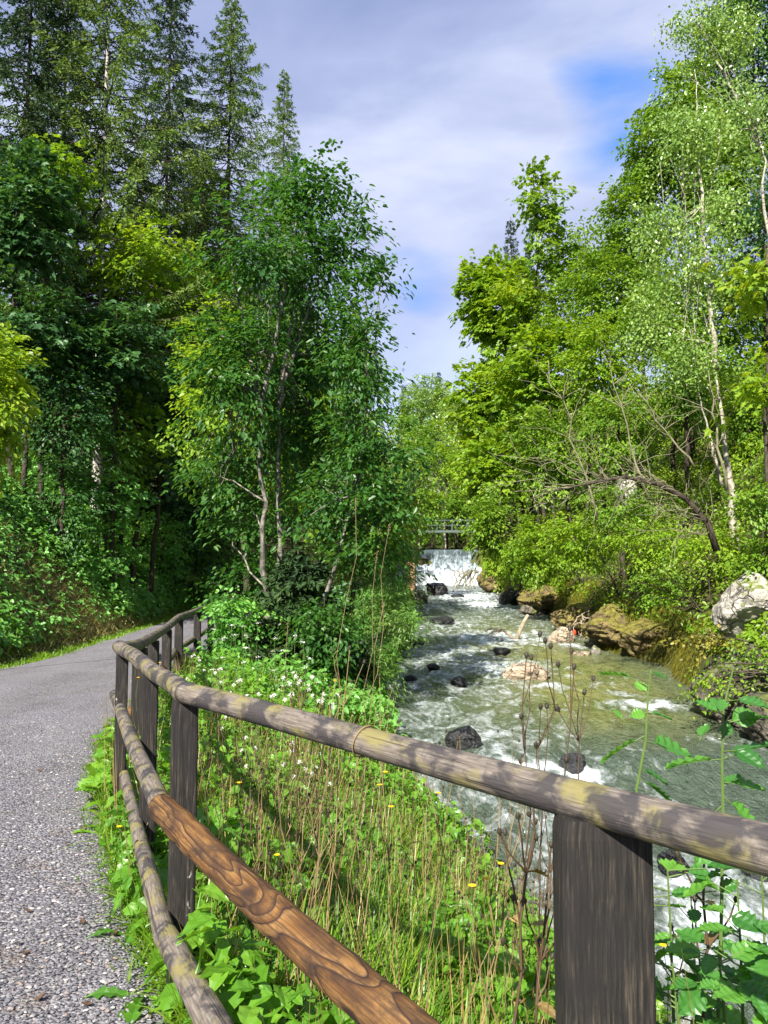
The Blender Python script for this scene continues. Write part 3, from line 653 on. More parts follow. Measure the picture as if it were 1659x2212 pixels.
G_L = 'broadleaf trees on the left slope'; G_R = 'broadleaf trees on the right slope'
LT = [
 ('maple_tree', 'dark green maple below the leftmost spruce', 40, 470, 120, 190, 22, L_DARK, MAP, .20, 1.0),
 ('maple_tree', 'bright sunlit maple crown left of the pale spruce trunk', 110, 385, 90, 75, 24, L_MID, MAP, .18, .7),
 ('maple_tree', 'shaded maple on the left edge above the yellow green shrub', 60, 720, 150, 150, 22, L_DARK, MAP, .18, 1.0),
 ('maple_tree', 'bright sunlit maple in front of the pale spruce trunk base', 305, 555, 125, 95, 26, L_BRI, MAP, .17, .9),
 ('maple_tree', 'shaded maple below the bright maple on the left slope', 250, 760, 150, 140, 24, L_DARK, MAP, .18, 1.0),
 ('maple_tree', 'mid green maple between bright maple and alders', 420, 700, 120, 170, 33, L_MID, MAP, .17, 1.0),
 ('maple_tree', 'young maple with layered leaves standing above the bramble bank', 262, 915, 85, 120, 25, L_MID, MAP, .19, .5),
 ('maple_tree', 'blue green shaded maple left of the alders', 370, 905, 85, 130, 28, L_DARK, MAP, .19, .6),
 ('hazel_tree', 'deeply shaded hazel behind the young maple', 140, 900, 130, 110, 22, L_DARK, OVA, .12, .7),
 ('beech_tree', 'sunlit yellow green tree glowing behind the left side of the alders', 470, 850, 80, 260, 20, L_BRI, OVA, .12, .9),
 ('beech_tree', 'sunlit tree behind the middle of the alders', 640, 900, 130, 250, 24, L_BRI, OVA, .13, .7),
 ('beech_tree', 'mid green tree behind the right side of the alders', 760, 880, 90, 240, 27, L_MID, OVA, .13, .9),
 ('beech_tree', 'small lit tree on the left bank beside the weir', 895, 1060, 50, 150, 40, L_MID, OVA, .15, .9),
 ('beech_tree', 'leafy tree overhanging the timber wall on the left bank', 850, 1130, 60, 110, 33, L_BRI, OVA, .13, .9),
]
LT += [
 ('hazel_bush', 'shaded bush below the young maple behind the brambles', 230, 1060, 90, 50, 24, L_UND, MAP, .15, .8),
 ('hazel_bush', 'lush green bush where the path bends behind the fence', 350, 1160, 70, 60, 30, L_UND, OVA, .12, .9),
 ('hazel_bush', 'green bush at the far end of the path behind the last fence posts', 430, 1180, 75, 90, 34, L_UND, OVA, .13, .9),
 ('hazel_bush', 'dark maple bush left of the alder trunks above the path', 400, 1060, 70, 80, 32, L_DARK, MAP, .17, .9),
]
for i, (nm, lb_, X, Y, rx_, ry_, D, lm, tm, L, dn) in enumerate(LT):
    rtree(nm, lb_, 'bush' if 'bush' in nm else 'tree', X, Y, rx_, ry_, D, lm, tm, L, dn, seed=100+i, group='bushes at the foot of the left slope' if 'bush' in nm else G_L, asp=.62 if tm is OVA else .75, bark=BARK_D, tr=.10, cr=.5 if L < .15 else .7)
# near shrub at the left edge
rtree('shrub', 'yellow green sunlit shrub leaning in at the left edge of the view', 'shrub', -30, 850, 95, 190, 11.5, L_YEL, OVA, .11, 1.2, seed=140, bx=-7.2, cr=.26, per=26, asp=.5, tr=.04)
# alder group
def alder(label, bX, bY, D, es, stems, seed, dens=1.0, lm=L_ALD, L=.115):
    b = at(bX, bY, D); b.z = gz(b.x, D); E = [ell(*q) for q in es]; k = []
    for (X0, Y0, X1, Y1, r) in stems:
        p = at(X0, Y0, D)-b; q = at(X1, Y1, D)-b; p.z = min(p.z, -.1) if Y0 > 1300 else p.z; k.append((tuple(p), tuple(q), r))
    A = sum(e[3]*e[5] for e in E)*3.14; cr = .42
    return tree('alder_tree', label, 'tree', b, E, int(dens*A/(cr*cr)*4.3), 36, cr, L, lm, OVA, bark=BARK_G, seed=seed, stems=k, limbs=36, shell=.3, lump=.6, asp=.5, group='alders between the path and the river')
alder('left alder with thin mottled trunk rising from dark bushes', 578, 1350, 13.5, [(510, 790, 125, 190, 13.5), (560, 560, 120, 130, 13.3), (490, 1010, 100, 120, 14.6), (610, 930, 100, 190, 15), (560, 1120, 120, 90, 15.2)],
      [(578, 1350, 560, 860, .075), (566, 900, 500, 560, .045), (562, 900, 640, 480, .05)], 201, .62)
alder('middle alder with the tallest crown of the three', 612, 1340, 14.2, [(680, 560, 110, 170, 14.2), (640, 420, 85, 110, 14.2), (705, 420, 65, 130, 14), (765, 520, 60, 100, 14), (650, 760, 130, 180, 15.6), (700, 960, 110, 130, 15.6)],
      [(612, 1340, 600, 850, .08), (602, 880, 640, 620, .055), (638, 640, 690, 330, .04), (604, 860, 730, 480, .04)], 202, .75)
alder('right alder leaning towards the river with dark drooping sprays', 700, 1290, 13.0, [(770, 760, 85, 150, 13), (795, 950, 90, 130, 12.8), (830, 1080, 75, 90, 12.6), (880, 1000, 45, 90, 12.4), (740, 1100, 120, 110, 13.4), (790, 590, 55, 70, 13), (800, 1180, 80, 60, 13)],
      [(640, 1330, 760, 1100, .07), (755, 1115, 800, 880, .05), (790, 900, 790, 600, .03), (760, 1110, 900, 1060, .03)], 203, .8)
rtree('willow_bush', 'feathery light green willow bush hanging over the river edge', 'bush', 830, 1310, 75, 70, 13.5, L_WIL, DIA, .075, 1.0, seed=150, cr=.28, per=60, asp=.26, tr=.03, bark=BARK_D, bx=-.25, more=[(770, 1220, 90, 80, 14), (875, 1350, 45, 40, 13)], shell=.2)
rtree('willow_bush', 'lit willow bush by the timber wall on the left bank', 'bush', 860, 1250, 40, 70, 19, L_WIL, DIA, .09, 1.0, seed=151, cr=.35, per=60, asp=.3, tr=.03, bark=BARK_D)
rtree('hazel_bush', 'dark hazel bush under the alder trunks', 'bush', 560, 1270, 110, 95, 14.8, L_ALD, OVA, .10, 1.0, seed=152, cr=.4, tr=.03, bark=BARK_D)
rtree('hazel_bush', 'shaded bush between the fence end and the alder trunks', 'bush', 500, 1330, 70, 60, 12.5, L_UND, OVA, .08, .8, seed=153, cr=.3, tr=.02, bark=BARK_D)
rtree('hazel_bush', 'dark low bush right of the alder trunks above the river', 'bush', 700, 1350, 90, 80, 12.0, L_ALD, OVA, .08, .9, seed=154, cr=.3, tr=.02, bark=BARK_D)
spruce('young dark spruce among the alder trunks', 640, 13.2, 1185, 31, 1.3, .02, lm=L_SPD, dens=1.8, group='young spruces near the river', tk=.03, bark=BARK_D, name='young_spruce')

RT = [
 ('maple_tree', 'rounded maple at the left end of the right bank, against the sky', 1080, 660, 85, 130, 40, L_BRI, MAP, .26, 1.1, [(1060, 860, 75, 120, 40), (1045, 620, 50, 70, 40)]),
 ('maple_tree', 'tall thin maple top rising alone above the other crowns', 1165, 440, 42, 95, 36, L_MID, MAP, .22, .55, [(1195, 560, 45, 80, 36), (1150, 380, 22, 50, 36), (1215, 420, 24, 30, 36)]),
 ('maple_tree', 'dark green round crown right of the thin maple top', 1262, 560, 85, 95, 36, L_MID, OVA, .17, 1.1, [(1230, 680, 100, 100, 36)]),
 ('maple_tree', 'broad bright maple below the dark round crown', 1180, 800, 110, 150, 34, L_BRI, MAP, .22, 1.1, []),
 ('maple_tree', 'bright yellowish maple crown in front of the rounded maple', 1120, 640, 55, 60, 37, L_YEL, MAP, .20, .8, []),
 ('elm_tree', 'tall leafy tree whose edge climbs beside the blue sky patch', 1370, 480, 85, 140, 30, L_MID, OVA, .14, 1.1, [(1400, 330, 60, 110, 30), (1330, 620, 100, 130, 30)]),
 ('elm_tree', 'mid slope tree with sunlit layers below the blue sky patch', 1300, 780, 110, 130, 27, L_BRI, OVA, .13, 1.0, []),
 ('maple_tree', 'lower maple overhanging the far river bend', 1075, 1000, 75, 110, 36, L_BRI, MAP, .22, 1.1, []),
 ('hazel_tree', 'dark leafy tree dipping to the water at the river bend', 1060, 1130, 50, 90, 33, L_MID, OVA, .14, 1.1, []),
 ('hazel_tree', 'leafy tree in the middle of the right slope', 1190, 970, 90, 120, 29, L_MID, OVA, .13, 1.0, []),
 ('hazel_tree', 'green tree behind the bare arching branch', 1340, 930, 110, 110, 24, L_MID, OVA, .12, .9, []),
 ('elm_tree', 'dark tree at the upper right corner behind the silvery leaves', 1630, 130, 130, 260, 29, L_DARK, OVA, .14, 1.1, []),
 ('elm_tree', 'shaded tree behind the aspen trunks at the right edge', 1650, 560, 90, 220, 26, L_DARK, OVA, .13, 1.0, []),
 ('elm_tree', 'mid green tree behind the upper part of the aspen', 1500, 330, 100, 180, 30, L_MID, OVA, .14, 1.0, []),
 ('hazel_tree', 'leafy tree behind the lower aspen trunks', 1480, 820, 110, 130, 24, L_MID, OVA, .12, .7, []),
 ('hazel_bush', 'bright bush on the bank right of the weir', 1085, 1210, 42, 50, 38, L_BRI, OVA, .13, 1.0, []),
 ('hazel_bush', 'sunlit bush above the dark rocks at the river bend', 1160, 1180, 70, 80, 28, L_BRI, OVA, .11, 1.0, []),
 ('hazel_bush', 'light green bush above the tan boulder', 1260, 1170, 80, 70, 22.5, L_BRI, OVA, .10, 1.0, []),
 ('hazel_bush', 'pale green bush left of the white rock face', 1400, 1180, 90, 75, 19, L_BRI, OVA, .09, .9, []),
 ('hazel_bush', 'green bush under the bare arching branch', 1330, 1090, 110, 60, 20, L_MID, OVA, .09, .8, []),
 ('hazel_bush', 'round leaved bush in front of the pale trunk at the right edge', 1640, 1080, 75, 60, 13.5, L_MID, OVA, .08, .8, []),
 ('hazel_bush', 'leafy bush above the white rock face', 1530, 1180, 90, 55, 17.5, L_BRI, OVA, .085, .9, []),
 ('hazel_bush', 'dark bush at the right edge beside the white rock face', 1665, 1230, 50, 70, 14.5, L_MID, OVA, .08, .9, []),
 ('elm_tree', 'dense bright tree on the skyline just below the silvery leaves', 1470, 230, 75, 120, 27, L_MID, OVA, .14, 1.0, [(1560, 380, 90, 130, 27)]),
 ('elm_tree', 'dense green tree right behind the bare arching branch', 1450, 680, 110, 130, 26, L_MID, OVA, .13, 1.0, [(1560, 700, 100, 120, 25)]),
 ('elm_tree', 'shaded tree at the right edge below the maple sprays', 1640, 900, 80, 140, 22, L_MID, OVA, .12, 1.0, []),
 ('hazel_bush', 'small leafy bush growing on the rock buttress over the water', 1535, 1478, 34, 30, 11.3, L_BRI, OVA, .055, 1.0, []),
 ('hazel_bush', 'leafy bush over the top of the rock buttress', 1620, 1420, 60, 26, 11.6, L_MID, OVA, .06, .9, []),
 ('hazel_bush', 'yellow green plants between the white rock face and the buttress', 1540, 1385, 60, 22, 12.6, L_OCH, SER6, .06, 1.0, []),
 ('hazel_bush', 'fine leaved bush left of the white rock face', 1430, 1270, 55, 55, 16.5, L_MID, DIA, .07, 1.2, []),
 ('hazel_bush', 'hanging leaves over the top of the white rock face', 1600, 1225, 75, 26, 14, L_BRI, OVA, .06, 1.0, []),
 ('maple_tree', 'bright maple sprays reaching in at the right edge halfway up', 1655, 590, 70, 80, 15, L_YEL, MAP, .15, .38, [(1680, 740, 60, 60, 15)]),
 ('maple_tree', 'lower bright maple sprays at the right edge', 1650, 840, 60, 40, 14, L_BRI, MAP, .15, .35, []),
]
for i, (nm, lb_, X, Y, rx_, ry_, D, lm, tm, L, dn, more) in enumerate(RT):
    rtree(nm, lb_, 'bush' if 'bush' in nm else 'tree', X, Y, rx_, ry_, D, lm, tm, L, dn, seed=300+i, group='bushes on the right bank' if 'bush' in nm else G_R, more=more,
          asp=.62 if tm is OVA else .75, bark=BARK_D, tr=.03 if 'bush' in nm else .10, cr=(.45 if L < .15 else .75) if 'bush' not in nm else .35, limbs=12 if 'bush' in nm else 26)
# aspen with pale trunks
D = 18; b = at(1590, 1150, D)
def aspen(label, D, stems, es, seed, dens, L=.075):
    b = at(stems[0][0], stems[0][1], D); k = [(tuple(at(a, b_, D)-b), tuple(at(c_, d_, D)-b), r) for (a, b_, c_, d_, r) in stems]
    E = [ell(*q) for q in es]; A = sum(e[3]*e[5] for e in E)*3.14; cr = .42
    return tree('aspen_tree', label, 'tree', b, E, int(dens*A/(cr*cr)*2.4), 42, cr, L, L_ASP, OVA, hang=True, bark=BARK_A, seed=seed, stems=k, limbs=22, shell=.2, lump=.7, asp=.8, group='aspens on the right bank')
aspen('tall aspen with two pale trunks and shimmering pale leaves', 18, [(1592, 1200, 1545, 780, .105), (1547, 800, 1518, 470, .07), (1520, 500, 1500, 150, .045), (1560, 1050, 1510, 850, .05)],
      [(1490, 300, 85, 150, 18), (1510, 560, 100, 170, 18), (1420, 520, 70, 140, 18.4), (1400, 700, 90, 120, 18.4), (1560, 440, 70, 120, 18), (1490, 780, 90, 80, 18)], 401, .95)
aspen('aspen with silvery leaves at the top right against the sky', 20, [(1700, 1000, 1640, 300, .1), (1640, 320, 1500, 30, .05)], [(1470, 60, 70, 70, 20), (1560, 80, 110, 120, 20), (1430, 150, 35, 40, 20), (1600, 260, 90, 120, 20)], 402, .8)
# arching bare branch tree
R = np.random.default_rng(5); D = 15.5
BB = empty('bare_tree', at(1548, 1190, D), 'dead arching tree with tangled bare grey branches above the right bank', 'tree'); mb = MB()
mainp = [at(*q)-BB.location for q in ((1548, 1190, D), (1530, 1130, D), (1480, 1075, D), (1420, 1045, D-.2), (1350, 1030, D-.5), (1270, 1045, D-.9), (1170, 1065, D-1.2))]
mb.tube(mainp, [.075, .07, .06, .05, .035, .02, .008], 8, wob=.12); mb.build('trunk', BARK_D, BB, smooth=True); mb = MB()
for k in range(62):
    a = R.random()*.85+.12; q = np.array([tuple(p) for p in mainp]); i = a*6; p0 = np.array([np.interp(i, range(7), q[:, j]) for j in range(3)])
    L = .5+1.3*R.random(); dv = unit(np.array([-1.0+R.normal(0, .5), R.normal(0, .6), R.normal(.1, .7)])); p1 = p0+dv*L
    c = curve(p0, p1, 7, -.1 if R.random() < .6 else .3, R, .09); mb.tube(c, np.linspace(.010, .003, 7), 4, cap=False)
    for _ in range(2):
        s0 = c[R.integers(2, 6)]; mb.tube(curve(s0, s0+unit(dv+R.normal(0, .7, 3))*L*.45, 5, 0, R, .1), np.linspace(.006, .0025, 5), 3, cap=False)
mb.build('branches', BARK_X, BB)
for (lab, pts, dd, r) in (('thin grey leaning stem left of the bare arching tree', (1290, 1120, 1185, 780), 19, .03), ('forked grey stem in front of the green tree behind the arch', (1400, 1080, 1300, 760), 18, .03), ('pale slender stem beside the aspen trunks', (1570, 1060, 1530, 800), 17, .04), ('pale broken stem low on the slope behind the arch', (1500, 1010, 1380, 850), 17.5, .03)):
    a, b2 = at(pts[0], pts[1], dd), at(pts[2], pts[3], dd); root = empty('sapling_stem', a, lab, 'sapling', 'bare stems on the right bank'); mb = MB(); P = curve((0, 0, 0), tuple(b2-a), 9, .05, R, .03)
    mb.tube(P, np.linspace(r, r*.25, 9), 7, wob=.1)
    for k in range(14):
        i = R.integers(2, 8); mb.tube(curve(P[i], P[i]+np.array([R.normal(0, .7), R.normal(0, .4), .3+.5*R.random()]), 5, .1, R, .1), np.linspace(r*.35, .004, 5), 4, cap=False)
    mb.build('trunk', BARK_X, root, smooth=True)

# far valley side
FT = [(905, 870, 35, 60, 95, L_ASP), (935, 850, 28, 55, 100, L_MID), (960, 870, 25, 60, 98, L_ASP), (985, 900, 25, 60, 92, L_ASP), (930, 950, 35, 60, 88, L_MID), (965, 990, 30, 60, 84, L_BRI), (900, 980, 30, 70, 82, L_MID), (1000, 1010, 28, 60, 80, L_BRI), (880, 900, 30, 60, 90, L_MID), (985, 1085, 35, 50, 78, L_MID), (930, 1080, 40, 50, 79, L_BRI)]
FLB = ['pale birch at the left of the far wooded hill', 'dark topped tree in the middle of the far hill skyline', 'pale birch in the middle of the far hill', 'pale birch at the right of the far hill beside the brown slope', 'green tree on the far hill below the skyline birches', 'bright tree low on the far hill above the bridge', 'green tree on the far hill behind the alder tips', 'bright tree on the far hill next to the right bank maples', 'green tree at the left end of the far hill skyline', 'green tree right behind the footbridge railing', 'bright tree behind the left end of the footbridge']
for i, (X, Y, rx_, ry_, D, lm) in enumerate(FT):
    rtree('far_tree', FLB[i], 'tree', X, Y, rx_, ry_, D, lm, DIA, .30, .9, seed=500+i, group='trees on the far valley side', cr=1.1, per=40, asp=.7, limbs=0, tr=.15, bark=BARK_A if lm is L_ASP else BARK_D)
for i, (X, D, ty, lab) in enumerate([(985, 112, 840, 'small dark spruce on the far hill skyline next to the right bank'), (915, 110, 812, 'pointed spruce on the far hill skyline'), (872, 105, 830, 'spruce tip on the far hill behind the alder tips'), (950, 115, 800, 'tallest spruce tip of the far hill skyline')]):
    spruce(lab, X, D, ty, 600+i, 3.0, .05, lm=L_SPD, dens=.5, group='far hill spruces')
R = np.random.default_rng(71); n = 46000
fx = R.uniform(-45, 60, n); fy = R.uniform(66, 190, n); k = (fx < sl(fy)-.5) | (fx > sr(fy)+.5) | (fy > 104); fx, fy = fx[k], fy[k]; n = len(fx)
hn = fbm(np.stack([fx*.25, fy*.25, fx*0], -1), 3, 8); fz = ground(fx, fy)+hn**1.5*9*R.random(n)**.6
mb = MB(); LL = .5+.35*R.random(n); mb.scatter(DIA, np.stack([fx, fy, fz], -1), R.normal(0, 1, (n, 3)), R.normal(0, .6, (n, 3))+np.array([0, -.3, .8]), LL, LL*.75, np.clip(hn*.8+.3*R.random(n)-.1, 0, 1))
tag(mb.build('far_woodland', L_MID), 'far off wooded hillside closing the valley behind the footbridge', 'forest', kind='stuff')

# ---------------------------------------------------------------- undergrowth on the slopes
def mound(x, y, f=.8, s=3): return fbm(np.stack([x*f, y*f, x*0], -1), 3, s)
def under(name, label, cat, n, fx_, fy_, lm, tm, L, h, seed, asp=.6, keep=None, tilt=.5, face=(0, 0, 0)):
    R = np.random.default_rng(seed); y = fy_(R, n); x = fx_(R, y, n)
    if keep is not None: k = keep(x, y, R); x, y = x[k], y[k]
    n = len(x); mo = mound(x, y); z = ground(x, y)+h*(.25+1.5*np.clip(mo-.3, 0, 1))*R.random(n)**.6
    LL = L*(.6+.7*R.random(n)); d = R.normal(0, 1, (n, 3)); d[:, 2] = R.normal(-.25, .3, n); nn = R.normal(0, tilt, (n, 3))+np.array([face[0], face[1], 1.0])
    mb = MB(); mb.scatter(tm, np.stack([x, y, z], -1), d, nn, LL, LL*asp, np.clip(mo*.8-.1+.45*R.random(n), 0, 1), droop=.25)
    return tag(mb.build(name, lm), label, cat, kind='stuff')
patch = lambda x, y: np.exp(-((x+7.9)/1.3)**2-((y-19.5)/3.8)**2)
under('bramble_undergrowth', 'shaded brambles and nettles covering the bank left of the path', 'undergrowth', 110000, lambda R, y, n: xl(y)-.45-9*R.random(n)**1.1, lambda R, n: 5+34*R.random(n)**1.15, L_UND, SER6, .13, 1.0, 801, keep=lambda x, y, R: R.random(len(x)) > .95*patch(x, y), face=(.4, -.2, 0))
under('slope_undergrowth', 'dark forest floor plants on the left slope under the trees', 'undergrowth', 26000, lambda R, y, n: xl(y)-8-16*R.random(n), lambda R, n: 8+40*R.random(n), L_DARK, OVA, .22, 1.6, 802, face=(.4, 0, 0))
under('bank_undergrowth', 'lit green plants covering the steep right bank above the river', 'undergrowth', 150000, lambda R, y, n: sr(y)+.3+10*R.random(n)**1.7, lambda R, n: 8+54*R.random(n)**1.2, L_BRI, OVA, .10, 1.1, 803, keep=lambda x, y, R: (x-sr(y) > 1.5+R.random(len(x))) | (y < 15.5) | (y > 31) | (R.random(len(x)) < .12), face=(-.6, -.3, 0))
under('upper_undergrowth', 'shaded plants high on the right slope between the trees', 'undergrowth', 30000, lambda R, y, n: sr(y)+9+18*R.random(n), lambda R, n: 10+60*R.random(n), L_MID, OVA, .26, 1.8, 804, face=(-.5, 0, 0))
under('left_bank_plants', 'leafy plants between the fence and the river further upstream', 'undergrowth', 42000, lambda R, y, n: xr(y)+.4+(sl(y)-xr(y)-.3)*R.random(n), lambda R, n: 10+50*R.random(n), L_UND, OVA, .10, .8, 805)

def blades(mb, R, x, y, z, h, w, lean, tint):
    n = len(x); a = R.random(n)*6.283; d = np.stack([np.cos(a)*lean, np.sin(a)*lean, np.ones(n)], -1)
    s = np.stack([-np.sin(a), np.cos(a), np.zeros(n)], -1); nn = np.cross(s, d); mb.scatter(BLADE, np.stack([x, y, z], -1), d, nn, h, w, tint, droop=.35*lean*1.3)
def grass(name, label, n, fx_, fy_, lm, h, w, seed, lean=.5, keep=None, cat='grass', top=False):
    R = np.random.default_rng(seed); y = fy_(R, n); x = fx_(R, y, n)
    if keep is not None: k = keep(x, y, R); x, y = x[k], y[k]
    n = len(x); mb = MB(); mo = mound(x, y, 1.6, 6); hh = h*(.4+.9*mo)*(.5+.8*R.random(n)); blades(mb, R, x, y, ground(x, y)-.01, hh, w*(.6+.8*R.random(n))*(1+y*.05), lean*(.3+R.random(n)), np.clip(.15+.8*R.random(n), 0, 1))
    return tag(mb.build(name, lm), label, cat, kind='stuff')
nearx = lambda R, y, n: xr(y)+.02+(sl(y)-xr(y)+.05)*R.random(n)
grass('bank_grass', 'bright green grass on the bank between the fence and the river', 90000, nearx, lambda R, n: 1.0+13*R.random(n)**1.7, L_GRS, .36, .0075, 811, 1.0)
grass('verge_grass', 'short bright grass strip along the left edge of the path', 30000, lambda R, y, n: xl(y)+.12-.75*R.random(n)**1.3, lambda R, n: 5+31*R.random(n)**1.2, L_GRS, .12, .009, 812, .8)
grass('straw_patch', 'dry tan grass flattened in a patch on the left bank', 14000, lambda R, y, n: -7.8+.9*R.normal(0, .8, n), lambda R, n: 19.5+3.2*R.normal(0, .8, n), leafmat('flattened_straw', [(.20, .19, .06), (.36, .32, .13), (.50, .44, .22)], .35, (1.2, 1.1, .8)), .45, .010, 813, 1.6, keep=lambda x, y, R: x < xl(y)-.3)
grass('fence_grass', 'grass tufts along the foot of the fence', 9000, lambda R, y, n: xr(y)+R.normal(.14, .09, n), lambda R, n: 2.0+14*R.random(n)**1.5, L_GRS, .22, .007, 814, .8)
grass('dry_bank_grass', 'dry straw coloured grass standing among the green bank grass', 5200, nearx, lambda R, n: 1.4+10*R.random(n)**1.4, L_DRY, .68, .0034, 815, .45)
# hanging ochre grass and moss over the right bank edge
R = np.random.default_rng(6); n = 55000; y = 10.5+34*R.random(n)**1.1; dx = R.random(n)**1.5; x = sr(y)+.05+.8*dx
z = ground(x, y)+.05*R.random(n); mb = MB(); k = fbm(np.stack([x*.8, y*.8, x*0], -1), 2, 4) > .42; x, y, z = x[k], y[k], z[k]; n = len(x)
d = np.stack([-.7+R.normal(0, .4, n), R.normal(0, .7, n)-.2, R.normal(-.1, .6, n)], -1); mb.scatter(BLADE, np.stack([x, y, z], -1), d, np.tile([0, 0, 1.], (n, 1)), .07+.20*R.random(n)**2, .012, R.random(n), droop=.7)
tag(mb.build('hanging_grass', L_OCH), 'ochre grass and moss hanging over the rocky edge of the right bank', 'grass', kind='stuff')
# broad leaved herbs on the near bank
R = np.random.default_rng(8); n = 46000; y = 1.1+12*R.random(n)**1.6; x = nearx(R, y, n); mo = mound(x, y, 1.3, 12); z = ground(x, y)+.03+.48*R.random(n)*np.clip(mo*1.7-.3, .12, 1)
LL = (.04+.085*R.random(n)**1.8); d = R.normal(0, 1, (n, 3)); d[:, 2] = R.normal(-.1, .35, n); mb = MB()
mb.scatter(SER6, np.stack([x, y, z], -1), d, R.normal(0, .45, (n, 3))+np.array([0, 0, 1.]), LL, LL*.62, np.clip(mo*.6+.5*R.random(n)-.1, 0, 1), droop=.35)
tag(mb.build('bank_herbs', L_HRB), 'leafy green herbs covering the near bank below the fence', 'ground cover', kind='stuff')

# ---------------------------------------------------------------- rocks
def rock_mesh(seed, sub=4, rough=.5, cuts=7):
    import bmesh
    bm = bmesh.new(); bmesh.ops.create_icosphere(bm, subdivisions=sub, radius=1); bm.verts.ensure_lookup_table()
    V = np.array([v.co[:] for v in bm.verts]); Fc = np.array([[v.index for v in f.verts] for f in bm.faces]); bm.free()
    R = np.random.default_rng(seed)
    for k in range(cuts):
        nn = unit(R.normal(size=3)); h = .62+.25*R.random(); dd = V@nn; V = V-np.where(dd > h, dd-h, 0)[:, None]*nn*.92
    V = V*(1+rough*.5*(fbm(V*1.7+seed, 4, seed)-.5)[:, None]+rough*.34*(fbm(V*5+seed, 5, seed+5)-.5)[:, None])
    return V, Fc
def rock(name, label, c, s, mt, seed, group=None, sub=4, rough=.5, rz=0.0, cat='rock', cuts=7):
    V, Fc = rock_mesh(seed, sub, rough, cuts); V = V*np.array(s); ca, sa = math.cos(rz), math.sin(rz); V = np.stack([V[:, 0]*ca-V[:, 1]*sa, V[:, 0]*sa+V[:, 1]*ca, V[:, 2]], -1)
    mb = MB(); mb.quads(V, Fc); o = mb.build(name, mt, smooth=False); o.location = c; return tag(o, label, cat, group)
def wrock(label, X, Y, w, h, mt, seed, sink=.35, **k):
    p = on_water(X, Y); s = p.y/F; rx_, rz_ = w/2*s*1.05, h*s*.75; return rock('boulder', label, (p.x, p.y+rx_*.4, p.z+rz_*(1-sink)-rz_*.35), (rx_, rx_*.85, rz_), mt, seed, 'boulders in the river', **k)
wrock('black angular boulder in the pool just below the weir', 945, 1286, 46, 30, R_BLK, 1)
wrock('low black rock beside the angular boulder below the weir', 990, 1290, 30, 8, R_BLK, 2)
wrock('dark mossy boulder against the left bank by the timber wall', 905, 1304, 36, 36, R_MOS, 3)
wrock('flat dark rock at the tip of the willow bush', 950, 1348, 58, 18, R_BLK, 4)
wrock('wide tan boulder in the middle of the river, washed by white water', 1140, 1468, 96, 34, R_TAN, 5, rough=.8)
wrock('brown rounded boulder with a red scrap beside the right bank', 1216, 1386, 54, 32, R_TAN, 6)
wrock('small pointed black rock on the left side of the river', 887, 1476, 30, 18, R_BLK, 7)
wrock('small black rock upstream of the pointed one', 936, 1447, 28, 13, R_BLK, 8)
wrock('small dark rock between the wide tan boulder and the pointed black rock', 992, 1481, 34, 18, R_BLK, 9)
wrock('large square black boulder just above the top rail', 1003, 1620, 74, 50, R_BLK, 10, rough=.35)
wrock('black boulder with water pouring round it, right of the square one', 1240, 1662, 56, 34, R_BLK, 11)
wrock('low dark rock breaking the foam in the middle of the river', 1085, 1412, 40, 13, R_BLK, 12)
wrock('pale stone at the foot of the right bank', 1293, 1388, 34, 24, R_LIM, 13)
wrock('small pale stone in front of the right bank', 1289, 1412, 20, 18, R_LIM, 14)
wrock('flat reddish stone just under the water near the right bank', 1260, 1415, 44, 8, R_TAN, 15)
wrock('dark stone at the dark hollow in the right bank', 1432, 1428, 40, 30, R_BLK, 16)
wrock('dark wet stones in the cascade beside the near post', 1460, 1885, 70, 40, R_BLK, 17)
wrock('wet stone at the right edge below the saplings', 1640, 1900, 60, 40, R_BLK, 18)
wrock('dark rock at the left side of the river bend', 900, 1395, 30, 16, R_BLK, 19)
wrock('black rocks along the right bank below the weir', 1105, 1306, 50, 34, R_BLK, 20)
wrock('dark rock by the tree roots right of the waterfall', 1015, 1262, 40, 26, R_MOS, 21)
wrock('long dark rock under the overhanging grass at the bend', 1165, 1328, 70, 34, R_MOS, 22)
def crock(label, X, Y, w, h, D, mt, seed, depth=1.0, **k):
    D = D-.6; p = at(X, Y, D); s = D/F; p.x += .35*depth; return rock('rock_outcrop', label, p, (w/2*s, depth, h/2*s), mt, seed, 'rock faces on the right bank', sub=5, **k)
crock('white limestone face on the right bank above the river', 1585, 1312, 160, 150, 14.2, R_LIM, 31, .75, rough=.8)
crock('rugged mossy rock buttress with a pale edge rising from the river at the right', 1570, 1500, 200, 200, 13.0, R_MOS, 32, 1.0, rough=.9)
crock('dark undercut rock at the right edge above the water', 1650, 1560, 150, 120, 11.6, R_MOS, 34, .8, rough=.8)
crock('small pale rock showing through leaves in the middle of the right slope', 1335, 1065, 40, 80, 21.5, R_LIM, 36, .6)
crock('grey rock at the right edge below the mossy ledge', 1650, 1380, 90, 130, 13.5, R_LIM, 37, .7, rough=.8)
for i, (X, Y, w, h, D, lab) in enumerate([(1230, 1330, 90, 70, 24.5, 'ochre earth bank above the brown rounded boulder'), (1310, 1350, 110, 90, 20.5, 'mossy ochre bank above the pale stones'), (1400, 1375, 120, 110, 18.6, 'mossy ochre bank left of the dark hollow'), (1050, 1250, 50, 50, 45, 'ochre bank with roots right of the waterfall'), (1150, 1290, 70, 60, 32, 'dark mossy bank face at the river bend')]):
    p = at(X, Y, D); s = D/F; rock('bank_face', lab, p+Vector((.55, .5, -.1)), (w/2*s*1.5, 1.2, h/2*s*1.0), R_BNK, 60+i, 'mossy bank faces', sub=5, rough=1.0, cat='rock')
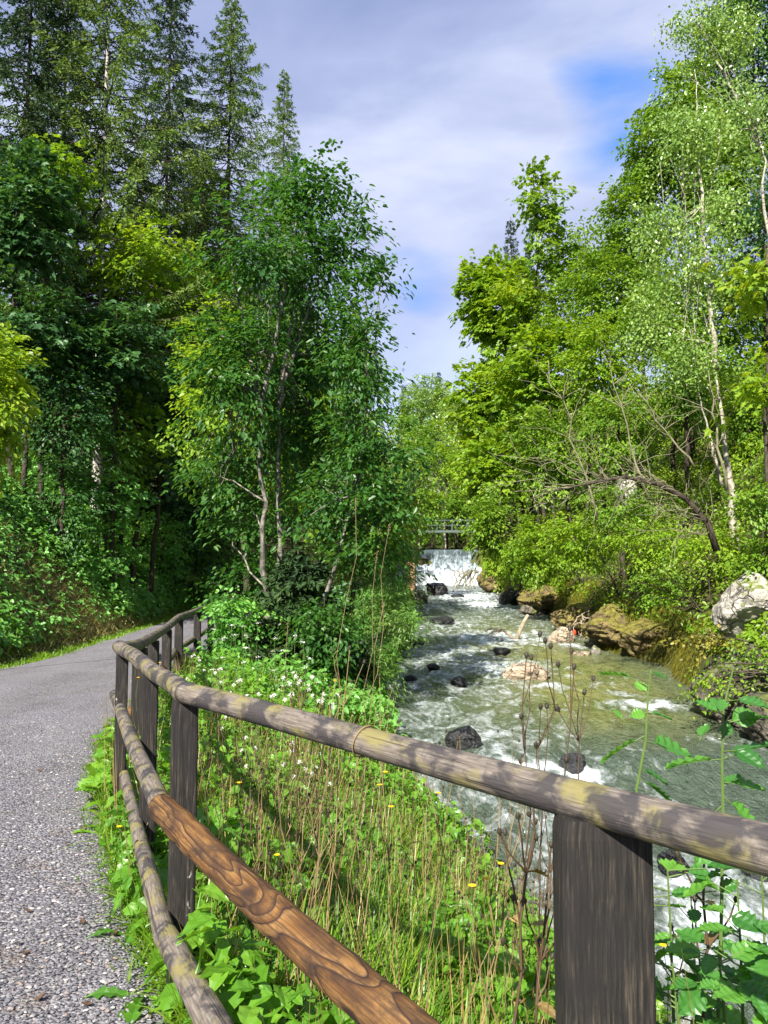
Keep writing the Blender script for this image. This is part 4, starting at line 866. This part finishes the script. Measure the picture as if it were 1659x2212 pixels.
p = at(930, 1010, 88); rock('rock_outcrop', 'distant grey cliff on the far hill', at(945, 985, 90), (1.4, 1, 3.6), R_LIM, 70, None)
rock('rock_outcrop', 'distant pale cliff lower on the far hill', at(928, 1045, 84), (1.3, 1, 2.2), R_LIM, 71, None)
# driftwood
p0 = on_water(1112, 1380); DW = empty('driftwood', p0, 'pale snapped log sticking up out of the river with a branch beside it', 'driftwood')
s = p0.y/F; mb = MB(); mb.tube([(0, 0, -.15), (16*s, 0, 28*s), (30*s, .1, 50*s)], [4.5*s, 4.2*s, 3.6*s], 10, wob=.1); mb.build('log', M_LOGW, DW, smooth=True)
mb = MB(); mb.tube([(0, -.1, -.05), (-14*s, -.1, 10*s), (-28*s, 0, 20*s)], [3*s, 3*s, 2*s], 8, wob=.1)
for k in range(9): mb.tube(curve((-26*s, 0, 18*s), (-26*s-(20+20*random.Random(k).random())*s, random.Random(k+9).uniform(-.3, .3), random.Random(k+4).uniform(-2, 22)*s), 6, .5, R, .08), np.linspace(.02, .008, 6), 4, cap=False)
mb.build('branch', M_LOGW, DW, smooth=True)
p1 = on_water(1255, 1382); RB = empty('washed_up_branches', p1, 'tangle of pale bare branches washed up behind the brown boulder', 'driftwood'); mb = MB()
for k in range(12): mb.tube(curve(R.normal(0, .25, 3)+np.array([0, 0, .2]), R.normal(0, .3, 3)+np.array([.2, .2, .5]), 7, .3, R, .12), np.linspace(.020, .006, 7), 5, cap=False)
mb.build('branches', M_LOGW, RB)
p2 = on_water(1240, 1382); V, Fc = rock_mesh(91, 2, .8); mb = MB(); mb.quads(V*np.array([.05, .04, .09]), Fc); o = mb.build('cloth_scrap', M_RED); o.location = p2+Vector((0, -.1, .22)); tag(o, 'small red scrap caught on the brown boulder', 'scrap')
p3 = at(1010, 1258, 52); RT_ = empty('exposed_roots', p3, 'bare roots hanging from the bank right of the waterfall', 'roots'); mb = MB()
for k in range(16): mb.tube(curve((R.normal(.3, .5), R.normal(0, .3), .7+.2*R.random()), (R.normal(-.6, .5), R.normal(-.4, .3), -.7), 7, .5, R, .06), np.linspace(.05, .015, 7), 5, cap=False)
mb.build('roots', BARK_X, RT_)

# ---------------------------------------------------------------- near plants
def stalk(name, label, cat, base, top, r, mt, group, heads, hm, hs, branch=.25, seed=1, arch=0.0, leafs=0, leafm=None, hshape='round', bend=0.0):
    R = np.random.default_rng(seed); root = empty(name, base, label, cat, group); top = Vector(top)-Vector(base); P = curve((0, 0, -.05), tuple(top), 9, 0, R, .02); P[:, 0] += bend*np.linspace(0, 1, 9)**2; L = top.length
    mb = MB(); mb.tube(P, np.linspace(r, r*.5, 9), 5, cap=False); ends = [(P[-1], unit(P[-1]-P[-2]))]
    for k in range(heads-1):
        i = R.integers(4, 8); a = R.random()*6.283; e = P[i]+np.array([math.cos(a)*branch*.4, math.sin(a)*branch*.4, branch*(.5+.8*R.random())])*(.6+.7*R.random())
        c = curve(P[i], e, 5, -.3, R, .03); mb.tube(c, np.linspace(r*.6, r*.35, 5), 4, cap=False); ends.append((c[-1], unit(c[-1]-c[-2])))
    mb.build('stem', mt, root)
    if hm is not None:
        for (e, d) in ends:
            mb = MB()
            if hshape == 'round':
                mb.tube([e-d*hs*.3, e+d*hs*.2, e+d*hs*.8, e+d*hs*1.3, e+d*hs*1.6], [hs*.15, hs*.6, hs*.62, hs*.4, hs*.1], 8)
                n = 22; dv = unit(R.normal(size=(n, 3))+d*.8); mb.scatter(DIA, np.tile(e+d*hs*.6, (n, 1))+dv*hs*.3, dv, R.normal(size=(n, 3)), hs*1.1, hs*.14, .5)
            elif hshape == 'daisy':
                n = 16; a = np.linspace(0, 6.283, n, endpoint=False); dv = np.stack([np.cos(a), np.sin(a), .25+a*0], -1); mb.scatter(DIA, np.tile(e, (n, 1)), dv, np.tile([0, 0, 1.], (n, 1)), hs, hs*.45, .5); mb.tube([e, e+np.array([0, 0, hs*.25])], [hs*.35, hs*.3], 8)
            elif hshape == 'umbel':
                n = 46; q = R.normal(0, .5, (n, 3))*hs*np.array([1.6, 1.6, .35]); mb.scatter(DIA, e+q, R.normal(size=(n, 3))*np.array([1, 1, .3]), R.normal(0, .3, (n, 3))+np.array([0, -.2, 1]), hs*.36, hs*.3, .5)
            elif hshape == 'fluff':
                n = 40; dv = unit(R.normal(size=(n, 3))+d*.4); mb.scatter(DIA, np.tile(e, (n, 1)), dv, R.normal(size=(n, 3)), hs*1.3, hs*.16, .5)
            elif hshape == 'panicle':
                n = 30; tt = R.random(n); q = e-d*(tt*hs*7)[:, None]+R.normal(0, hs*.35, (n, 3)); mb.scatter(DIA, q, d+R.normal(0, .4, (n, 3)), R.normal(size=(n, 3)), hs*1.1, hs*.3, .5)
            mb.build({'round': 'seed_head', 'daisy': 'flower_head', 'umbel': 'flower_head', 'fluff': 'seed_head', 'panicle': 'seed_plume'}[hshape], hm, root)
    if leafs:
        i = R.integers(1, 7, leafs); q = P[i]; dv = R.normal(0, 1, (leafs, 3)); dv[:, 2] = .2; mb = MB(); mb.scatter(SERR, q, dv, R.normal(0, .3, (leafs, 3))+np.array([0, 0, 1.]), .06+.05*R.random(leafs), .035, R.random(leafs), droop=.5); mb.build('leaves', leafm, root)
    return root
# thistle stalks standing above the rail
TH = [(1140, 1640, 1137, 1420, 3.0), (1158, 1650, 1190, 1400, 3.05), (1170, 1660, 1240, 1445, 2.95), (1195, 1660, 1262, 1500, 3.1)]
THL = ['leftmost tall dried thistle stalk standing against the river above the rail', 'tallest dried thistle stalk with many dark heads against the river', 'branching dried thistle stalk right of the tallest one', 'rightmost and shortest dried thistle stalk above the rail']
for i, (X0, Y0, X1, Y1, D) in enumerate(TH):
    b = at(X0-20, 2150, D); b.z = gz(b.x, D); stalk('dried_thistle', THL[i], 'plant', b, at(X1, Y1, D), .0042, M_DST, 'dried thistle stalks by the river', 6, M_HEAD, .0135, .26, 900+i)
# dried stalks among the bank grass
R = np.random.default_rng(44); protos = []
for k in range(5):
    protos.append(stalk('dried_stalk', 'thin dried brown wildflower stalk standing in the bank grass behind the fence', 'plant', (0, 0, 0), (R.normal(0, .12), R.normal(0, .1), .85+.12*k), .0028, M_DST if k < 3 else M_TST, 'dried wildflower stalks on the bank', 4+k % 3, M_HEAD, .008, .16, 950+k))
cnt = 0; STK = {}; x_max = 1200
def lab_stalk(o, X, D, s):
    k = ('dark brown' if 'brown' in o.children[0].data.materials[0].name else 'pale tan') if o.children else 'brown'
    h = 'tall' if s > .82 else 'short' if s < .68 else 'medium'
    w = 'left of the near post' if X > 1040 else 'under the mid rail' if X > 800 else 'behind the brown log' if X > 560 else 'right behind the second post'
    STK[(h, k, w, int(D))] = STK.get((h, k, w, int(D)), 0)+1; l_ = (('rightmost', 'right hand', 'middle', 'left hand', 'leftmost')[min(4, int((x_max-X)/45) % 5)]+' '+('upright', 'leaning', 'crooked', 'slender', 'thicker', 'forked', 'bent', 'wispy')[STK[(h, k, w, int(D))] % 8]).replace('middle ', '')
    return l_+' %s %s stalk %s, %s' % (h, k, w, 'by the fence' if D < 3.2 else 'half down' if D < 4.3 else 'by water')
for k in range(110):
    X = R.uniform(430, 1190) if k < 95 else R.uniform(900, 1190); D = R.uniform(2.3, 5.2); x = (X-829.5)*D/F
    if x < xr(D)+.25: continue
    if k < 90 and R.random() < .5: X = R.normal(620, 70); x = (X-829.5)*D/F
    if x < xr(D)+.2: continue
    src = protos[R.integers(5)]; o = src if cnt < 5 and False else copy_tree(src); o.location = (x, D, gz(x, D)-.02); o.rotation_euler = (R.normal(0, .14), R.normal(0.06, .15), R.random()*6.28); s = R.uniform(.55, .95); o.scale = (s, s, s); cnt += 1; o['label'] = lab_stalk(o, X, D, s)
for k, o in enumerate(protos): x = -.25+.22*k; y = 3.0+.3*k; o.location = (x, y, gz(x, y)); o['label'] = ['single dark stalk', 'thin brown stalk', 'straight brown stalk', 'forked tan stalk', 'tall tan stalk'][k]+' in the open grass under the top rail'
# big brown docks near the post
DK = [(1085, 2230, 1150, 1700, 2.25, 'tall brown dry stalk with curled dead leaves left of the near post'), (1120, 2230, 1190, 1830, 2.4, 'dark dry stalk leaning against the left side of the near post'), (1500, 2230, 1530, 1760, 2.2, 'dark woody stem rising behind the rail right of the near post')]
for i, (X0, Y0, X1, Y1, D, lab) in enumerate(DK):
    b = at(X0, Y0, D); stalk('dead_stem', lab, 'plant', b-Vector((0, 0, .3)), at(X1, Y1, D), .006, M_DST, 'dark dead stems near the post', 7, M_HEAD, .011, .2, 970+i, leafs=6, leafm=L_DRY)
# golden grass stalks
for i, (X0, X1, Y1, D, lab) in enumerate([(700, 768, 1075, 3.9, 'tallest golden grass stalk in front of the alders'), (760, 842, 1130, 4.1, 'second golden grass stalk, leaning right'), (765, 815, 1190, 4.2, 'golden grass stalk between the two taller ones'), (738, 830, 1300, 4.0, 'short bent golden grass stalk'), (600, 622, 1345, 4.4, 'pale feathery grass head in front of the dark bush')]):
    b = at(X0, 1700, D); b.z = gz(b.x, D); stalk('grass_stalk', lab, 'grass stalk', b, at(X1, Y1, D), .0022, M_TST, 'tall golden grass stalks', 1, M_TST, .010, .1, 980+i, hshape='panicle')
# white umbels
pr = stalk('white_flower', 'white umbel flowers beside the dark bush under the alders', 'flower', (0, 0, 0), (.05, 0, .85), .003, M_STEM, 'white umbel flowers', 2, M_WHT, .014, .22, 990, hshape='umbel', leafs=5, leafm=L_HRB)
UML = ['white umbels at the left end of the flower patch', 'white umbels below the leftmost ones', 'white umbels in front of the alder trunks', 'highest white umbels under the alders', 'white umbels leaning over the fence grass', 'white umbels low in the middle of the patch', 'white umbels right of the alder trunks', 'white umbels against the dark bush', 'white umbels beside the feathery grass head', 'rightmost white umbels above the rail', 'lowest white umbels near the fluffy thistles', 'white umbels near the far fence posts', 'white umbels furthest up the bank by the fence end']
FLW = [(500, 1350, 7.0), (520, 1372, 6.6), (548, 1352, 7.2), (565, 1345, 7.5), (530, 1400, 6.2), (580, 1420, 5.8), (618, 1378, 6.5), (640, 1372, 6.8), (660, 1388, 6.4), (690, 1442, 5.4), (655, 1450, 5.6), (480, 1420, 6.4), (470, 1360, 7.4)]
for i, (X, Y, D) in enumerate(FLW):
    o = pr if i == 0 else copy_tree(pr); o['label'] = UML[i]; p = at(X, Y, D); g_ = gz(p.x, D); o.location = (p.x-.05, D, g_); s = max(.4, (p.z-g_)/.85); o.scale = (min(s, 1.1), min(s, 1.1), s); o.rotation_euler.z = i*1.7
# fluffy seed plants
pr = stalk('fluffy_seed_plant', 'dried thistle with white fluffy seed heads just above the top rail', 'plant', (0, 0, 0), (.04, 0, 1.0), .003, M_DST, 'dried plants with fluffy heads', 7, M_WHT, .011, .2, 991, hshape='fluff')
for i, (X, Y, D) in enumerate([(640, 1462, 3.9), (668, 1480, 4.0), (655, 1500, 3.8), (700, 1500, 4.2), (720, 1520, 4.0), (540, 1470, 4.3), (560, 1500, 4.1), (430, 1420, 5.6), (495, 1445, 5.0)]):
    o = pr if i == 0 else copy_tree(pr); o['label'] = ['highest', 'second highest', 'fullest', 'right hand', 'rightmost', 'left hand', 'lower left', 'furthest, by the far fence posts,', 'far left'][i]+' dried plant with white fluffy heads above the top rail'; p = at(X, Y, D); g_ = gz(p.x, D); o.location = (p.x-.04, D, g_); o.scale = (1, 1, (p.z-g_)); o.rotation_euler.z = i*2.1
# yellow flowers
pr = stalk('yellow_flower', 'small yellow flower on a thin stem in the bank grass', 'flower', (0, 0, 0), (.02, 0, .5), .002, M_STEM, 'yellow flowers on the bank', 1, M_YEL, .013, .1, 992, hshape='daisy')
for i, (X, Y, D) in enumerate([(1020, 1915, 2.3), (1064, 1905, 2.4), (1108, 1870, 2.6), (868, 1650, 3.6), (838, 1667, 3.3), (845, 1745, 3.0), (830, 1700, 3.2), (738, 1472, 4.6), (277, 1783, 3.2), (349, 1432, 5.2), (298, 1465, 4.9), (1330, 2035, 2.4), (1465, 2045, 2.2), (960, 1712, 3.4), (520, 1690, 3.4), (600, 1850, 2.9)]):
    o = pr if i == 0 else copy_tree(pr); o['label'] = 'small yellow flower '+['well left of the near post, the lowest there', 'left of the near post, beside a brown stalk', 'close to the near post, highest of those', 'just under the top rail, right one', 'just under the top rail, left one', 'in the middle of the dense stalks', 'lower in the dense stalks', 'above the top rail near the fluffy thistles', 'left of the second post by the bottom rail', 'by the far fence run', 'between the corner posts', 'right of the near post, left one', 'right of the near post by the saplings', 'under the middle of the top rail', 'just right of the second post', 'just above the brown log'][i]; p = at(X, Y, D); g_ = min(gz(p.x, D), p.z-.1); o.location = (p.x-.02, D, g_); o.scale = (1, 1, (p.z-g_)/.5); o.rotation_euler.z = i*1.3

def leaves_at(root, name, pts, lm, seed, tm=SERR, wr=.7):
    """each entry: stem point, tip point (both relative to the root)"""
    R = np.random.default_rng(seed); P = np.array([tuple(a) for a, b in pts]); Q = np.array([tuple(b) for a, b in pts]); L = np.linalg.norm(Q-P, axis=1)
    mb = MB(); mb.scatter(tm, P, Q-P, R.normal(0, .35, (len(P), 3))+np.array([0, -.15, 1.]), L, L*wr, R.random(len(P)), droop=.12); return mb.build(name, lm, root)
def sapling(label, D, stem, lv, seed, dens=0):
    b = at(stem[0][0], stem[0][1], D); root = empty('alder_sapling', b, label, 'sapling', 'young alder saplings behind the rail'); R = np.random.default_rng(seed)
    S_ = [tuple(at(X, Y, D)-b) for X, Y in stem]; mb = MB(); mb.tube(S_, np.linspace(.0055, .0022, len(S_)), 6, cap=False)
    pts = []
    for (sx, sy, tx, ty) in lv:
        a = at(sx, sy, D)-b; dy = R.uniform(-.03, .04); mid = a.lerp(at(tx, ty, D+dy)-b, .22); mb.tube([tuple(a), tuple(mid)], [.0022, .0016], 4, cap=False); pts.append((mid, at(tx, ty, D+dy)-b))
    for k in range(dens):
        i = R.random()*(len(S_)-1); a = np.array([np.interp(i, range(len(S_)), [q[j] for q in S_]) for j in range(3)]); th = R.random()*6.28; l = R.uniform(.05, .1)
        st = a+np.array([math.cos(th), math.sin(th), .25])*R.uniform(.03, .1); mb.tube([a, st], [.0022, .0016], 4, cap=False); pts.append((st, st+np.array([math.cos(th+R.normal(0, .4)), math.sin(th), R.normal(-.1, .25)])*l))
    mb.build('stem', M_STEM, root); leaves_at(root, 'leaves', [(np.array(tuple(a)), np.array(tuple(c))) for a, c in pts], L_BIG, seed); return root
sapling('young alder sapling with toothed leaves rising above the rail right of the near post', 2.25, [(1385, 2200), (1378, 1900), (1375, 1705), (1395, 1600), (1400, 1500), (1407, 1445)],
        [(1403, 1500, 1370, 1470), (1405, 1455, 1440, 1462), (1400, 1540, 1360, 1545), (1400, 1540, 1450, 1550), (1390, 1600, 1490, 1625), (1392, 1590, 1300, 1640), (1350, 1560, 1320, 1530), (1380, 1660, 1440, 1690), (1380, 1680, 1450, 1730), (1378, 1720, 1420, 1750), (1375, 1760, 1320, 1780)], 41, 4)
sapling('taller alder sapling with broad leaves at the right edge above the rail', 2.15, [(1550, 2240), (1558, 2000), (1562, 1760), (1560, 1650), (1563, 1530), (1585, 1440)],
        [(1563, 1545, 1500, 1510), (1563, 1560, 1640, 1540), (1562, 1600, 1575, 1560), (1560, 1640, 1670, 1600), (1562, 1640, 1440, 1650), (1510, 1600, 1530, 1560), (1560, 1690, 1650, 1700), (1561, 1740, 1490, 1800), (1561, 1720, 1640, 1790), (1561, 1760, 1620, 1820), (1562, 1800, 1500, 1860), (1561, 1700, 1600, 1670)], 42, 6)
for i, (X, D, Y1, lab) in enumerate([(1450, 2.1, 1880, 'leafy sapling below the rail just right of the near post'), (1500, 2.3, 1930, 'leafy sapling below the rail with a dark stem'), (1600, 2.0, 1900, 'leafy sapling at the lower right edge under the rail'), (1650, 2.2, 1800, 'leafy sapling crossing the rail at the right edge'), (1560, 1.9, 2060, 'low broad leaved sapling in the lower right corner'), (1460, 1.9, 2080, 'low sapling at the foot of the near post'), (1630, 1.85, 2120, 'lowest sapling leaves at the bottom right corner')]):
    sapling(lab, D, [(X+15, 2400), (X+5, 2200), (X, (Y1+2200)/2), (X-8, Y1)], [], 60+i, 17)
# rosettes beside the path, big leaved plant
def rosette(name, label, p, n, L, lm, tm, seed, group, wr=.3, up=.35, droop=.5):
    R = np.random.default_rng(seed); a = np.linspace(0, 6.283, n, endpoint=False)+R.normal(0, .3, n); d = np.stack([np.cos(a), np.sin(a), up+R.normal(0, .25, n)], -1); LL = L*(.6+.7*R.random(n)); mb = MB()
    mb.scatter(tm, np.zeros((n, 3))+R.normal(0, .01, (n, 3)), d, np.tile([0, 0, 1.], (n, 1))+R.normal(0, .25, (n, 3)), LL, LL*wr, R.random(n), droop=droop); o = mb.build(name, lm); o.location = p; return tag(o, label, 'plant', group)
RO = [(330, 2215, 2.35), (262, 1985, 3.05), (300, 2110, 2.65), (232, 1890, 3.6), (215, 1800, 4.2), (250, 1760, 4.3), (355, 2120, 2.6), (420, 2190, 2.3), (380, 2060, 2.8), (300, 1900, 3.5), (455, 2080, 2.7), (520, 2200, 2.3)]
ROL = ['lowest dandelion rosette at the path edge near the bottom', 'dandelion with long leaves reaching over the gravel', 'dandelion rosette between the bottom rail and the gravel', 'small dandelion rosette beside the thin part of the bottom rail', 'dandelion rosette by the gravel further up the path edge', 'dandelion rosette left of the bottom rail under the broad leaved plant', 'dandelion rosette right of the bottom rail joint', 'dandelion rosette under the end of the bottom rail', 'dandelion rosette at the foot of the second post', 'dandelion rosette right behind the bottom rail halfway up', 'large leaved dandelion behind the brown log', 'broad dandelion at the bottom below the brown log']
for i, (X, Y, D) in enumerate(RO): p = at(X, Y, D); p.z = gz(p.x, p.y)+.02; rosette('dandelion_plant', ROL[i], p, 11+i % 4, .16+.02*(i % 3), L_HRB, DAND, 700+i, 'dandelion plants along the fence')
for i, (X, Y, D, lab) in enumerate([(228, 1625, 4.9, 'broad round leaved plant at the far end of the bottom rail'), (208, 1700, 4.7, 'small broad leaved plant spilling over the gravel edge')]):
    p = at(X, Y, D); g_ = gz(p.x, p.y); rosette('butterbur_plant', lab, (p.x, p.y, g_+.12), 9, .17, L_HRB, SERR, 720+i, 'broad leaved plants by the path', .95, .5, .35)
# grass blade looped round the top rail
q = T3.lerp(NP, (776-395)/(1308-395)*.62+.12); u_ = dirA.normalized(); v_ = Vector((0, 0, 1)); w_ = u_.cross(v_).normalized(); mb = MB()
cp = at(776, 1606, 1.0); best = min((T3.lerp(NP, i/200) for i in range(200)), key=lambda s_: abs((s_.x/s_.y)*F+829.5-790))
mb.tube([tuple(best+(w_*math.cos(a)+v_*math.sin(a))*.0405+u_*.012*math.sin(a*1.0)) for a in np.linspace(.3, 6.6, 34)], .0022, 6, cap=False); tag(mb.build('grass_loop', M_TST), 'green yellow grass blade looped around the top rail', 'grass blade')
# fallen leaves and twigs on the path
R = np.random.default_rng(12)
for k in range(14):
    X = R.uniform(0, 300); Y = R.uniform(1500, 2180); D = 1.42*F/(Y-1222); p = at(X, Y, D)
    if p.x > xr(p.y)-.05: continue
    p.z = float(path_z(np.array([p.x]), np.array([p.y]))[0])+.008
    mb = MB(); mb.scatter(SER6, np.zeros((1, 3)), R.normal(0, 1, (1, 3))*np.array([1, 1, .1]), np.array([[0, 0, 1.]]), .035, .02, .2, droop=-.3); o = mb.build('fallen_leaf', M_DST); o.location = p; tag(o, ['small dark dead leaf on the gravel, ', 'curled brown leaf on the gravel, ', 'tiny leaf scrap on the gravel, '][k % 3]+('near the fence' if X > 200 else 'in mid path' if X > 100 else 'at the left edge of view')+(', lower' if Y > 2000 else ', higher' if Y < 1750 else ''), 'leaf', 'dead leaves on the path')
print('objects', len(bpy.data.objects), 'polys', sum(len(m.polygons) for m in bpy.data.meshes))
